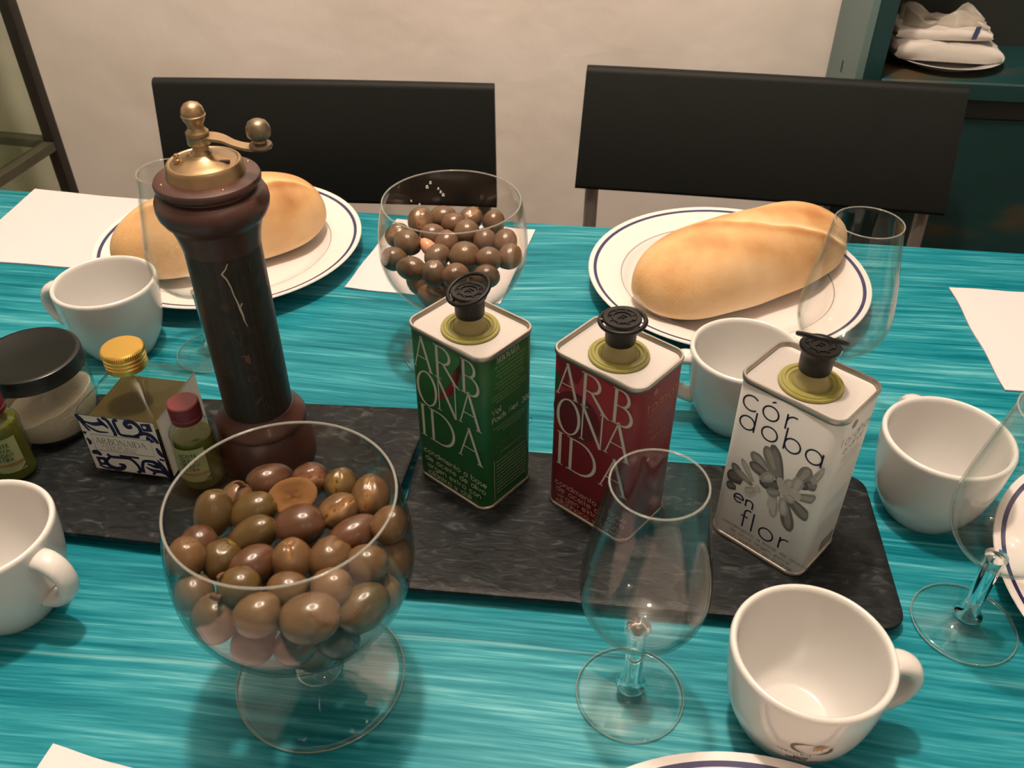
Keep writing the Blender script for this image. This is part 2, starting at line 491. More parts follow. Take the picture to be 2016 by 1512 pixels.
def loft_mesh(name, rings, cap0=True, cap1=True):
    n = len(rings[0]); vs, fs = [], []
    for rg in rings: vs += rg
    for i in range(len(rings) - 1):
        for k in range(n):
            j = (k + 1) % n
            fs.append((i * n + k, i * n + j, (i + 1) * n + j, (i + 1) * n + k))
    if cap0: fs.append(tuple(range(n - 1, -1, -1)))
    if cap1: fs.append(tuple((len(rings) - 1) * n + k for k in range(n)))
    return mesh(name, vs, fs)

# ------------------------------------------------------------------ flat print: ribbons and lettering
class Print:
    """Collects flat printed shapes in face coordinates (u right, v up), then lays them on a surface."""
    def __init__(self): self.v, self.f = [], []
    def ribbon(self, pts, w, closed=False):
        n = len(pts)
        ws = w if isinstance(w, (list, tuple)) else [w] * n
        base = len(self.v)
        for i in range(n):
            if closed: a, b = pts[(i - 1) % n], pts[(i + 1) % n]
            else: a, b = pts[max(i - 1, 0)], pts[min(i + 1, n - 1)]
            dx, dy = b[0] - a[0], b[1] - a[1]
            l = math.hypot(dx, dy) or 1e-9
            nx, ny = -dy / l * ws[i] / 2, dx / l * ws[i] / 2
            self.v.append((pts[i][0] + nx, pts[i][1] + ny)); self.v.append((pts[i][0] - nx, pts[i][1] - ny))
        m = n if closed else n - 1
        for i in range(m):
            j = (i + 1) % n
            self.f.append((base + 2 * i, base + 2 * i + 1, base + 2 * j + 1, base + 2 * j))
    def poly(self, pts):
        base = len(self.v); self.v += [tuple(p) for p in pts]
        self.f.append(tuple(range(base, base + len(pts))))
    def build(self, name, mapper, material, parent):
        vs = [mapper(u, v) for u, v in self.v]
        fs = []
        for f in self.f:                       # keep every face looking outwards
            a, b, c = (Vector(vs[f[0]]), Vector(vs[f[1]]), Vector(vs[f[2]]))
            fs.append(f)
        me = mesh(name, vs, fs)
        return finish(name, me, material, parent, smooth=0)

def arc(cx, cy, rx, ry, a0, a1, n=14):
    return [(cx + rx * math.cos(R(a0 + (a1 - a0) * i / n)), cy + ry * math.sin(R(a0 + (a1 - a0) * i / n))) for i in range(n + 1)]

O_ = lambda cx=0.5, cy=0.5, rx=0.5, ry=0.5: arc(cx, cy, rx, ry, 0, 360, 20)
SANS = {   # geometric round sans: strokes per letter, x-height 1, and advance width
 'a': ([O_(), [(1, 0), (1, 1)]], 1.0), 'b': ([O_(), [(0, 0), (0, 1.6)]], 1.0), 'c': ([arc(.5, .5, .5, .5, 45, 315)], .9), 'd': ([O_(), [(1, 0), (1, 1.6)]], 1.0),
 'e': ([arc(.5, .5, .5, .5, 0, 315) , [(0, .5), (1, .5)]], 1.0), 'f': ([arc(.5, 1.3, .28, .3, 60, 180, 6) + [(.22, 0)], [(0, .95), (.5, .95)]], .5),
 'g': ([O_(), [(1, 1)] + arc(.5, -.1, .5, .35, 0, -150, 8)], 1.0), 'h': ([[(0, 0), (0, 1.6)], arc(.4, .6, .4, .4, 180, 0, 8) + [(.8, 0)]], .8),
 'i': ([[(0, 0), (0, 1)], [(0, 1.3), (0, 1.42)]], .05), 'j': ([[(.1, 1), (.1, -.3)]], .2), 'k': ([[(0, 0), (0, 1.6)], [(.7, 1), (0, .45)], [(.25, .6), (.75, 0)]], .75), 'l': ([[(0, 0), (0, 1.6)]], .05),
 'm': ([[(0, 0), (0, 1)], arc(.33, .67, .33, .33, 180, 0, 8) + [(.66, 0)], arc(.99, .67, .33, .33, 180, 0, 8) + [(1.32, 0)]], 1.32),
 'n': ([[(0, 0), (0, 1)], arc(.4, .6, .4, .4, 180, 0, 8) + [(.8, 0)]], .8), 'o': ([O_()], 1.0), 'ó': ([O_(), [(.45, 1.28), (.68, 1.42)]], 1.0),
 'p': ([O_(), [(0, -.5), (0, 1)]], 1.0), 'q': ([O_(), [(1, -.5), (1, 1)]], 1.0), 'r': ([[(0, 0), (0, 1)], arc(.45, .5, .45, .47, 180, 75, 8)], .6),
 's': ([arc(.3, .74, .26, .25, 50, 270, 8) + arc(.3, .25, .28, .25, 90, -140, 8)], .6), 't': ([[(.2, 1.4), (.2, 0)], [(0, .98), (.45, .98)]], .45),
 'u': ([[(0, 1)] + arc(.4, .4, .4, .4, 180, 360, 8) + [(.8, 1)]], .8), 'v': ([[(0, 1), (.4, 0), (.8, 1)]], .8), 'w': ([[(0, 1), (.3, 0), (.6, 1), (.9, 0), (1.2, 1)]], 1.2),
 'x': ([[(0, 0), (.7, 1)], [(0, 1), (.7, 0)]], .7), 'y': ([[(0, 1), (.4, 0)], [(.8, 1), (.2, -.5)]], .8), 'z': ([[(0, 1), (.7, 1), (0, 0), (.7, 0)]], .7),
 'A': ([[(0, 0), (.5, 1.5), (1, 0)], [(.2, .5), (.8, .5)]], 1.0), 'C': ([arc(.65, .75, .65, .75, 50, 310)], 1.1), 'D': ([[(0, 0), (0, 1.5)] + arc(.25, .75, .7, .75, 90, -90) + [(0, 0)]], .95),
 'E': ([[(.7, 0), (0, 0), (0, 1.5), (.7, 1.5)], [(0, .78), (.6, .78)]], .7), 'G': ([arc(.65, .75, .65, .75, 50, 340) + [(.7, .6)]], 1.3), 'I': ([[(0, 0), (0, 1.5)]], .05), 'L': ([[(0, 1.5), (0, 0), (.6, 0)]], .6),
 'M': ([[(0, 0), (.1, 1.5), (.6, .3), (1.1, 1.5), (1.2, 0)]], 1.2), 'N': ([[(0, 0), (0, 1.5), (.95, 0), (.95, 1.5)]], .95), 'O': ([O_(.7, .75, .7, .75)], 1.4), 'P': ([[(0, 0), (0, 1.5)] + arc(.35, 1.12, .4, .38, 90, -90, 10) + [(0, .74)]], .75),
 'R': ([[(0, 0), (0, 1.5)] + arc(.35, 1.12, .4, .38, 90, -90, 10) + [(0, .74)], [(.3, .74), (.8, 0)]], .8), 'S': ([arc(.4, 1.12, .36, .38, 40, 270, 8) + arc(.4, .37, .4, .37, 90, -140, 8)], .8), 'T': ([[(.45, 0), (.45, 1.5)], [(0, 1.5), (.9, 1.5)]], .9),
 'U': ([[(0, 1.5)] + arc(.45, .45, .45, .45, 180, 360, 8) + [(.9, 1.5)]], .9), 'V': ([[(0, 1.5), (.55, 0), (1.1, 1.5)]], 1.1), 'X': ([[(0, 0), (.95, 1.5)], [(0, 1.5), (.95, 0)]], .95),
 '0': ([O_(.45, .75, .45, .75)], .9), '2': ([arc(.4, 1.08, .4, .42, 170, -35, 8) + [(0, 0), (.85, 0)]], .85), '3': ([arc(.38, 1.12, .36, .38, 150, -90, 8) + arc(.38, .37, .42, .37, 90, -150, 8)], .8),
 '5': ([[(.75, 1.5), (.15, 1.5), (.1, .85)] + arc(.38, .45, .42, .45, 120, -150, 8)], .8), '8': ([O_(.42, 1.12, .36, .38), O_(.42, .37, .42, .37)], .84), '.': ([[(0, 0), (0, .14)]], .05), ' ': ([], .55), '-': ([[(0, .5), (.5, .5)]], .5),
}
def sans_width(t, h, gap=0.34):
    return sum((SANS[c][1] + gap) * h for c in t) - gap * h
def sans(pr, text, u, v, h, w, gap=0.34, slope=0.0):
    x = u
    for c in text:
        st, adv = SANS[c]
        for s in st:
            pr.ribbon([(x + p[0] * h, v + p[1] * h + (x - u) * slope) for p in s], w)
        x += (adv + gap) * h
    return x

def serif(pr, c, u0, u1, v0, h):
    """Thick-and-thin roman capitals, fitted to the box u0..u1 wide and h high."""
    def S(pts, w, W=1.0):
        k = (u1 - u0) / GW
        ws = [x * h for x in w] if isinstance(w, (list, tuple)) else w * h
        pr.ribbon([(u0 + p[0] * k, v0 + p[1] * h) for p in pts], ws)
    T, t, z = 0.085, 0.038, 0.028
    if c == 'A':
        GW = .84
        S([(.06, 0), (.40, 1.0)], t); S([(.385, 1.02), (.76, 0)], T); S([(.18, .37), (.62, .37)], t * .8)
        S([(0, .012), (.14, .012)], z); S([(.64, .012), (.84, .012)], z)
    elif c == 'R':
        GW = .86
        S([(.14, 0), (.14, 1)], T)
        b = [(.14, .985), (.30, .985)] + arc(.31, .745, .24, .24, 88, -88, 12) + [(.30, .505), (.14, .505)]
        S(b, [t, t] + [t + (T - t) * math.sin(PI * i / 12) for i in range(13)] + [t, t])
        S([(.33, .51), (.55, .24), (.70, .05), (.86, -.03)], [T * .8, T, T, t * .6])
        S([(.03, .012), (.26, .012)], z); S([(.03, .988), (.14, .988)], z)
    elif c == 'B':
        GW = .72
        S([(.14, 0), (.14, 1)], T)
        b = [(.14, .985), (.30, .985)] + arc(.31, .765, .22, .22, 88, -88, 12) + [(.14, .545)]
        S(b, [t, t] + [t + (T - t) * math.sin(PI * i / 12) for i in range(13)] + [t])
        b = [(.14, .545), (.34, .545)] + arc(.37, .28, .28, .265, 88, -88, 12) + [(.14, .015)]
        S(b, [t, t] + [t + (T - t) * math.sin(PI * i / 12) for i in range(13)] + [t])
        S([(.03, .012), (.14, .012)], z); S([(.03, .988), (.14, .988)], z)
    elif c == 'O':
        GW = .9
        n = 36
        pts = [(.45 + .41 * math.cos(2 * PI * i / n), .5 + .505 * math.sin(2 * PI * i / n)) for i in range(n + 1)]
        S(pts, [t + (T - t) * abs(math.cos(2 * PI * i / n - .35)) ** 1.4 for i in range(n + 1)])
    elif c == 'N':
        GW = .95
        S([(.13, 0), (.13, .97)], t); S([(.10, 1.0), (.80, -.02)], T); S([(.80, 0), (.80, 1)], t)
        S([(.04, .012), (.22, .012)], z); S([(.02, .988), (.15, .988)], z); S([(.71, .988), (.89, .988)], z)
    elif c == 'I':
        GW = .26
        S([(.13, 0), (.13, 1)], T); S([(.01, .012), (.25, .012)], z); S([(.01, .988), (.25, .988)], z)
    elif c == 'D':
        GW = .90
        S([(.14, 0), (.14, 1)], T)
        b = [(.14, .985), (.32, .985)] + arc(.36, .5, .45, .485, 88, -88, 18) + [(.32, .015), (.14, .015)]
        S(b, [t, t] + [t + (T - t) * math.sin(PI * i / 18) for i in range(19)] + [t, t])
        S([(.03, .012), (.14, .012)], z); S([(.03, .988), (.14, .988)], z)

def serif_word(pr, word, u, v, h, k=0.62):
    W = {'A': .84, 'R': .86, 'B': .72, 'O': .9, 'N': .95, 'I': .26, 'D': .9}
    x = u
    for c in word:
        w = W[c] * h * k / .62 * .78
        serif(pr, c, x, x + w, v, h); x += w + .05 * h
    return x

# ------------------------------------------------------------------ the room
TA = R(-7.5)                        # the table, wall and cabinet share this turn
UX, UY = math.cos(TA), math.sin(TA)
def along(x0, y0, u, v):            # from a point: u along the wall, v towards it
    return (x0 + UX * u - UY * v, y0 + UY * u + UX * v)

def structure(name, me, material, loc=(0, 0, 0), rz=0.0, smooth=0):
    o = finish(name, me, material, None, smooth)
    o.location = loc; o.rotation_euler = (0, 0, rz); o['kind'] = 'structure'
    return o
WALL_Y = 1.272
structure('wall_back', box_mesh('wall_back', -2.2, 2.4, 0, 0.12, 0, 2.6), 'cream_wall_plaster', (0, WALL_Y, 0), TA)
structure('wall_left', box_mesh('wall_left', -2.32, -2.2, -3.6, 0.12, 0, 2.6), 'cream_wall_plaster', (0, WALL_Y, 0), TA)
structure('wall_right', box_mesh('wall_right', 2.4, 2.52, -3.6, 0.12, 0, 2.6), 'cream_wall_plaster', (0, WALL_Y, 0), TA)
structure('wall_front', box_mesh('wall_front', -2.2, 2.4, -3.72, -3.6, 0, 2.6), 'cream_wall_plaster', (0, WALL_Y, 0), TA)
structure('floor', box_mesh('floor', -2.32, 2.52, -3.72, 0.12, -0.1, 0), 'terracotta_floor', (0, WALL_Y, 0), TA)
structure('ceiling', box_mesh('ceiling', -2.32, 2.52, -3.72, 0.12, 2.6, 2.7), 'white_ceiling_paint', (0, WALL_Y, 0), TA)

# ------------------------------------------------------------------ table
t = thing('dining_table', 'long dining table with a glossy turquoise brush-stroked top', 'table', (0.0, 0.856, 0), TA)
top = box_mesh('tabletop', -1.05, 1.05, -0.98, 0.0, TZ - 0.028, TZ, 0.0015, 1)
o = finish('tabletop', top, ['teal_brushed_paint', 'table_edge_wood'], t, 30)
for p in o.data.polygons:
    if abs(p.normal.z) < 0.7: p.material_index = 1
for sx, sy in ((-0.98, -0.06), (0.98, -0.06), (-0.98, -0.92), (0.98, -0.92)):
    finish('leg', box_mesh('leg', sx - 0.03, sx + 0.03, sy - 0.03, sy + 0.03, 0, TZ - 0.11, 0.003), 'table_edge_wood', t, 30)
finish('apron', box_mesh('apron', -0.95, 0.95, -0.07, -0.045, TZ - 0.11, TZ - 0.028), 'table_edge_wood', t, 0)
finish('apron', box_mesh('apron', -0.95, 0.95, -0.935, -0.91, TZ - 0.11, TZ - 0.028), 'table_edge_wood', t, 0)

# ------------------------------------------------------------------ chairs
def chair(label, loc, rz, w_top, w_bot, z_top, z_bot, lean, inset):
    """Sitter faces -y; the origin is on the floor under the lower edge of the backrest."""
    t = thing('dining_chair', label, 'chair', loc, rz)
    # curved backrest board with rounded edges
    nu, rows = 16, 8
    rings = []
    prof = round_rect(0.014, z_top - z_bot, 0.006, 4)
    for i in range(nu + 1):
        s = -1 + 2 * i / nu
        rg = []
        for (a, b) in prof:
            k = (b + (z_top - z_bot) / 2) / (z_top - z_bot)
            x = s * (w_bot + (w_top - w_bot) * k) / 2
            y = a + lean * k + 0.003 * (1 - s * s) - 0.003
            rg.append((x, y, z_bot + k * (z_top - z_bot)))
        rings.append(rg)
    finish('backrest', loft_mesh('backrest', rings), 'black_plastic', t, 40)
    sd = 0.40
    finish('seat', box_mesh('seat', -0.195, 0.195, -sd + 0.0, -0.01, 0.43, 0.448, 0.007, 3), 'black_plastic', t, 40)
    xs = w_bot / 2 - inset
    for s in (-1, 1):
        # upright and rear leg in one bent tube, front leg
        path = spline([(s * xs, 0.035, 0.0), (s * xs, 0.0, 0.30), (s * xs, -0.006, 0.45), (s * xs, 0.006, z_bot - 0.02), (s * xs, 0.014 + lean * 0.5, (z_top + z_bot) / 2)], 5)
        finish('upright', tube_mesh('upright', path, 0.0085, 10), 'grey_steel_tube', t, 40)
        finish('leg', tube_mesh('leg', [(s * 0.185, -sd + 0.02, 0.43), (s * 0.19, -sd - 0.005, 0.0)], 0.0085, 10), 'grey_steel_tube', t, 40)
        finish('side_rail', tube_mesh('side_rail', [(s * xs, 0.0, 0.42), (s * 0.185, -sd + 0.03, 0.42)], 0.0075, 8), 'grey_steel_tube', t, 40)
    return t
# lower edge of the left back at about (-0.22, 1.0), of the right one at (0.30, 0.98)
chair('black chair with a low wide back on the left, behind the pepper mill', (-0.219, 0.998, 0), R(-2.9), 0.396, 0.402, TZ + 0.094, TZ - 0.048, 0.024, 0.016)
chair('black chair on grey tube legs on the right, behind the plate with the whole loaf', (0.294, 0.988, 0), R(-9.7), 0.428, 0.436, TZ + 0.098, TZ - 0.040, 0.040, 0.020)

# ------------------------------------------------------------------ glass shelving at the left
sx0, sy0 = -0.655, 1.213
t = thing('glass_shelving', 'dark metal framed glass shelving unit standing against the wall at the left', 'shelf', (sx0, sy0, 0), R(-12.0))
P_ = 0.0085
for (x, y) in ((0, 0), (-0.60, 0), (0, -0.24), (-0.60, -0.24)):
    finish('post', box_mesh('post', x - P_, x + P_, y - P_, y + P_, 0, TZ + 1.0, 0.0015), 'dark_iron', t, 30)
for z in (0.25, TZ - 0.062, TZ + 0.62):
    sh = finish('shelf', box_mesh('shelf', -0.595, -0.005, -0.235, -0.005, z + 0.006, z + 0.012), 'green_pane_glass', t, 0)
    for (x0, x1, y0, y1) in ((-0.59, -0.011, -0.009, 0.009), (-0.59, -0.011, -0.249, -0.231), (-0.009, 0.009, -0.229, -0.011), (-0.609, -0.591, -0.229, -0.011)):
        finish('shelf_rail', box_mesh('shelf_rail', x0, x1, y0, y1, z - 0.007, z + 0.005), 'olive_grey_iron', sh, 0)
finish('glass_shelf', box_mesh('glass_shelf', -0.59, -0.009, -0.23, -0.012, TZ + 0.112, TZ + 0.118), 'green_pane_glass', t, 0)
finish('back_pane', box_mesh('back_pane', -0.59, -0.011, 0.002, 0.006, 0.1, TZ + 0.98), 'green_pane_glass', t, 0)

# ------------------------------------------------------------------ green cabinet at the right
CX, CY = 0.405, 1.05
t = thing('cabinet', 'old dark green painted cabinet with an open shelf, at the right behind the chair', 'cabinet', (CX, CY, 0), TA)
SH = TZ + 0.086
CD = 0.160
finish('side_panel', box_mesh('side_panel', 0.0, 0.010, 0.001, CD, 0, 2.05, 0.001, 1), 'grey_teal_paint', t, 30)
hole = finish('keyhole', box_mesh('keyhole', -0.0006, 0.001, 0.074, 0.079, TZ + 0.068, TZ + 0.082, 0), 'cabinet_inside', t, 0)
finish('front_stile', box_mesh('front_stile', 0.010, 0.030, 0.0, 0.020, 0, 2.05, 0.001, 1), 'dark_green_paint', t, 30)
finish('front_stile', box_mesh('front_stile', 0.93, 0.97, 0.0, 0.020, 0, 2.05, 0.001, 1), 'dark_green_paint', t, 30)
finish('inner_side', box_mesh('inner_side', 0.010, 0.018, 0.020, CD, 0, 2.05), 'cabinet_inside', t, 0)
finish('side_panel', box_mesh('side_panel', 0.952, 0.97, 0.021, CD, 0, 2.05), 'grey_teal_paint', t, 0)
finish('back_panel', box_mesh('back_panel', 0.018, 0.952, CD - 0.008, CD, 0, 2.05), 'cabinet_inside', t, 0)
finish('shelf', box_mesh('shelf', 0.030, 0.93, 0.002, CD - 0.008, SH - 0.022, SH, 0.002, 1), 'dark_green_paint', t, 30)
finish('shelf', box_mesh('shelf', 0.030, 0.93, 0.010, CD - 0.008, SH + 0.36, SH + 0.382, 0.002, 1), 'dark_green_paint', t, 30)
finish('shelf_shadow_strip', box_mesh('shelf_shadow_strip', 0.030, 0.93, 0.012, 0.026, SH - 0.046, SH - 0.022, 0.001, 1), 'cabinet_inside', t, 30)  # dark strip coloured as the shadow band below the shelf
for x0, x1 in ((0.032, 0.478), (0.482, 0.928)):
    d = finish('door', box_mesh('door', x0, x1, 0.014, 0.030, 0.08, SH - 0.047, 0.002, 1), 'dark_green_paint', t, 30)
    finish('door_knob', lathe_mesh('door_knob', [(0, 0.02), (0.009, 0.018), (0.011, 0.012), (0.006, 0.006), (0.005, 0)], 16), 'dull_brass', d, 40)
    kn = d.children[0]; kn.rotation_euler = (R(90), 0, 0); kn.location = (x1 - 0.03 if x0 < 0.1 else x0 + 0.03, 0.014, 0.45)
finish('plinth', box_mesh('plinth', 0.030, 0.93, 0.020, 0.034, 0, 0.078), 'dark_green_paint', t, 0)
finish('cornice', box_mesh('cornice', -0.015, 0.985, -0.02, CD, 2.05, 2.09, 0.004), 'dark_green_paint', t, 30)

# ------------------------------------------------------------------ crockery and glassware
def china_plate(label, x, y, rz=0.0, rad=0.129, z=0.0, name='dinner_plate', mat='banded_china'):
    k = rad / 0.129
    prof = [(0, .0042), (.05, .0042), (.078, .0050), (.088, .0075), (.0935, .0115), (.0976, .0142), (.102, .0154), (.118, .0196), (.1265, .0218), (.1285, .0222), (.1290, .0214),
            (.1280, .0203), (.116, .0168), (.100, .0120), (.092, .0082), (.086, .0030), (.082, .0), (.078, .0), (.075, .0018), (.04, .0016), (0, .0016)]
    o = finish(name, lathe_mesh(name, [(r * k, zz * k) for r, zz in prof], 96), mat, None, 40)
    o.location = (x, y, TZ + z); o.rotation_euler = (0, 0, rz)
    return tag(o, label, 'plate', 'white dinner plates with a blue rim line' if mat == 'banded_china' else None)

def cup_meshes():
    prof = [(0, .0050), (.016, .0050), (.0212, .0062), (.0268, .0120), (.0310, .0220), (.0341, .0340), (.0361, .0480), (.0373, .0610), (.0378, .0650), (.0388, .0668), (.0400, .0672), (.0412, .0664), (.0417, .0646),
            (.0414, .0600), (.0404, .0480), (.0387, .0340), (.0360, .0220), (.0322, .0120), (.0282, .0045), (.0260, .0012), (.0250, .0), (.0235, .0), (.0222, .0018), (0, .0022)]
    sm = [tuple(p) for p in spline(prof, 3)]
    sm = [(max(0.0, a), b) for a, b in sm]; sm[0] = (0, prof[0][1]); sm[-1] = (0, prof[-1][1])
    body = lathe_mesh('cup_body', sm, 72)
    path = spline([(.0385, 0, .0565), (.0460, 0, .0572), (.0530, 0, .0530), (.0560, 0, .0440), (.0530, 0, .0335), (.0455, 0, .0255), (.0350, 0, .0210)], 6)
    n = len(path)
    rads = [.0045 + .0006 * abs(2 * i / (n - 1) - 1) for i in range(n)]
    handle = tube_mesh('cup_handle', path, rads, 14, True, 1.5)
    return body, handle
CUP_BODY, CUP_HANDLE = cup_meshes()
CUP_BODY.materials.append(MATS['white_porcelain']); CUP_HANDLE.materials.append(MATS['white_porcelain'])
for me in (CUP_BODY, CUP_HANDLE):
    for p in me.polygons: p.use_smooth = True
def cup(label, x, y, rz):
    t = thing('coffee_cup', label, 'cup', (x, y, TZ), rz, 'white coffee cups')
    for nm, me in (('cup_body', CUP_BODY), ('handle', CUP_HANDLE)):
        o = bpy.data.objects.new(nm, me); COL.objects.link(o); o.parent = t
    return t

def wall_of(outer, th):
    """Close a drinking-glass outline: inner wall offset by th from the outer points."""
    inner = []
    for i, (r, z) in enumerate(outer):
        a = outer[max(0, i - 1)]; b = outer[min(len(outer) - 1, i + 1)]
        dx, dz = b[0] - a[0], b[1] - a[1]
        l = math.hypot(dx, dz) or 1
        inner.append((max(0.0, r - dz / l * th), z + dx / l * th))
    return inner

def wine_meshes():
    # bowl: outer outline from the top of the stem to the lip
    out = spline([(.0050, .0600), (.0138, .0630), (.0236, .0700), (.0302, .0805), (.0327, .0915), (.0327, .1005), (.0314, .1130), (.0287, .1300), (.0256, .1490), (.0228, .1662)], 5)
    out = [tuple(p) for p in out]
    inn = wall_of(out, .0011)
    inn = [(0.0, .0642)] + [p for p in inn[1:] if p[0] > 0.002 and p[1] > .0642]
    prof = out + [(out[-1][0] - .0002, .1669), (out[-1][0] - .0008, .1670)] + inn[::-1]
    bowl = lathe_mesh('bowl', prof, 72)
    st = [tuple(p) for p in spline([(.0064, .0622), (.0055, .0550), (.0050, .0380), (.0052, .0210), (.0060, .0150), (.0085, .0105)], 5)]
    stem = lathe_mesh('stem', [(0, .0637)] + st + [(0, .0085)], 32)
    ft = [(.0085, .0092), (.0130, .0066), (.0200, .0044), (.0280, .0028), (.0302, .0022), (.0306, .0014), (.0300, .0006), (.0280, .0003), (.0150, .0030), (.0, .0052)]
    foot = lathe_mesh('foot', ft, 64)
    lip = torus_mesh('lip', .0226, .00052, 72, 8)  # pale ring, the rim's highlight put into its colour
    for v in lip.vertices: v.co.z += .1668
    edge = torus_mesh('foot_edge_glint', .0302, .00045, 64, 6)  # added pale ring that paints a bright line round the foot
    for v in edge.vertices: v.co.z += .0016
    return bowl, stem, foot, lip, edge
WINE = wine_meshes()
for me, mm in zip(WINE, ('clear_glass', 'stem_glass', 'clear_glass', 'glass_edge_glint', 'glass_edge_glint')):
    me.materials.append(MATS[mm])
    for p in me.polygons: p.use_smooth = True
def wine_glass(label, x, y):
    t = thing('wine_glass', label, 'wine glass', (x, y, TZ), 0, 'empty tasting wine glasses')
    for nm, me in zip(('bowl', 'stem', 'foot', 'lip', 'foot_edge_glint'), WINE):
        o = bpy.data.objects.new(nm, me); COL.objects.link(o); o.parent = t
    return t

def coupe_meshes():
    zc, RR = .105, .0605
    def rr(z):
        b = .101 if z > zc else .0555
        return RR * math.sqrt(max(0, 1 - ((z - zc) / b) ** 2))
    zs = [.1460 - i * (.1460 - .0500) / 40 for i in range(40)]
    out = [(rr(z), z) for z in zs] + [(.0120, .0499), (.0075, .0490)]
    out = [p for p in out if p[0] > .007][::-1]
    inn = wall_of(out, .0012)
    inn = [(0, .0515)] + [p for p in inn if p[0] > .004]
    prof = out + [(rr(.146) - .0002, .1467), (rr(.146) - .0010, .1467)] + inn[::-1]
    bowl = lathe_mesh('bowl', prof, 96)
    st = [tuple(p) for p in spline([(.0092, .0505), (.0080, .0440), (.0072, .0330), (.0075, .0220), (.0095, .0150), (.0140, .0112)], 5)]
    stem = lathe_mesh('stem', [(0, .0512)] + st + [(0, .0085)], 40)
    ft = [(.0140, .0100), (.0220, .0070), (.0330, .0046), (.0440, .0030), (.0474, .0022), (.0480, .0013), (.0470, .0004), (.0440, .0003), (.0250, .0030), (0, .0055)]
    foot = lathe_mesh('foot', ft, 80)
    lip = torus_mesh('lip', rr(.146) - .0006, .00072, 96, 8)  # pale ring carrying the bowl rim's highlight as colour
    for v in lip.vertices: v.co.z += .1464
    edge = torus_mesh('foot_edge_glint', .0476, .00050, 80, 6)  # added pale ring, painted bright line at the foot's rim
    for v in edge.vertices: v.co.z += .0016
    return bowl, stem, foot, lip, edge
COUPE = coupe_meshes()
for me, mm in zip(COUPE, ('bowl_glass', 'stem_glass', 'clear_glass', 'glass_edge_glint', 'glass_edge_glint')):
    me.materials.append(MATS[mm])
    for p in me.polygons: p.use_smooth = True
def coupe(label, x, y, s):
    t = thing('glass_coupe', label, 'glass bowl', (x, y, TZ), 0, 'footed glass bowls of olives')
    t.scale = (s, s, s)
    for nm, me in zip(('bowl', 'stem', 'foot', 'lip', 'foot_edge_glint'), COUPE):
        o = bpy.data.objects.new(nm, me); COL.objects.link(o); o.parent = t
    return t

china_plate('white blue-rimmed plate at the left, half hidden behind the pepper mill', -0.279, 0.782)
china_plate('white blue-rimmed plate at the right holding the whole uncovered loaf', 0.2005, 0.717)
china_plate('empty white blue-rimmed plate cut off by the right edge of the picture', 0.428, 0.340)
china_plate('white blue-rimmed plate just showing at the bottom edge of the picture', 0.104, 0.1130)

cup('white coffee cup on the left, behind the gold-capped bottle and the jar', -0.3353, 0.6265, R(173))
cup('white coffee cup between the red tin and the white tin, further back', 0.1735, 0.5310, R(176))
cup('white coffee cup standing to the right of the white tin', 0.2849, 0.4345, R(94))
cup('white coffee cup cut off at the left edge, with its handle to the right', -0.3095, 0.3530, R(-20))
near_cup = cup('white coffee cup with a brown ring logo, nearest the camera at the lower right', 0.1530, 0.2720, R(-2))

wine_glass('empty wine glass partly hidden behind the pepper mill', -0.2560, 0.6180)
wine_glass('empty wine glass behind the white tin, in front of the loaf', 0.2405, 0.5375)
wine_glass('empty wine glass in front of the red tin, in the middle foreground', 0.0667, 0.2885)
wine_glass('empty wine glass at the right edge of the picture', 0.2750, 0.3364)

coupe('large footed glass bowl heaped with brown olives, in the left foreground', -0.110, 0.300, 1.0)
far_bowl = coupe('footed glass bowl of olives at the back, behind the green tin', -0.0462, 0.620, 0.97)
for k, (a, z, r) in enumerate(((112, .137, .0013), (115, .1335, .0015), (105, .130, .0011), (103, .1265, .0012), (101, .1235, .0014), (122, .118, .0011), (130, .124, .0009))):
    w = .0592 * math.sqrt(1 - ((z - .105) / .100) ** 2) - r * .5
    d = finish('water_drop', lathe_mesh('water_drop', [(0, r), (r * .7, r * .7), (r, 0), (r * .8, -r * .9), (0, -r * 1.3)], 10), 'stem_glass', far_bowl, 80)
    d.location = (w * math.cos(R(a)), w * math.sin(R(a)), z)

# printed ring logo on the near cup (a ring, steam and two lines of lettering)
def cup_map(rot, zmid):
    def f(u, v):
        z = zmid + v
        tab = [(0.0045, .0282), (.0120, .0322), (.0220, .0360), (.0340, .0387), (.0480, .0404), (.0600, .0414)]
        rr = tab[-1][1]
        for (z0, r0), (z1, r1) in zip(tab, tab[1:]):
            if z0 <= z <= z1: rr = r0 + (r1 - r0) * (z - z0) / (z1 - z0)
        rr += .00045
        a = rot + u / rr
        return (rr * math.cos(a), rr * math.sin(a), z)
    return f
pr = Print()
n = 40
ring = [(.0095 * math.cos(R(70) + 2 * PI * .86 * i / n), .0050 * math.sin(R(70) + 2 * PI * .86 * i / n)) for i in range(n + 1)]
pr.ribbon(ring, [.0004 + .0014 * abs(math.cos(R(70) + 2 * PI * .86 * i / n)) ** 2 for i in range(n + 1)])
cm = cup_map(R(-96), .0385)
pr.build('ring_logo', cm, 'brown_green_ink', near_cup)
pr = Print()
for dx in (0.0, .0017, .0034):
    pts = spline([(.0010 + dx, -.0015 + dx * .3), (.0014 + dx, .0025), (.0044 + dx, .0060 - dx * .4)], 5)
    pr.ribbon([tuple(p) for p in pts], [.0003 + .0009 * math.sin(PI * (i + 1) / 12) for i in range(len(pts))])
pr.build('steam_logo', cm, 'gold_ink', near_cup)
pr = Print()
sans(pr, 'MEDALLONE', -.0155, -.0082, .0011, .00036, 0.9)
for i, (u0, v) in enumerate(((-.0065, -.0122), (-.0095, -.0148))):
    sans(pr, ('SANTA', 'CRISTINA')[i], u0, v, .0011, .0006, 0.45)
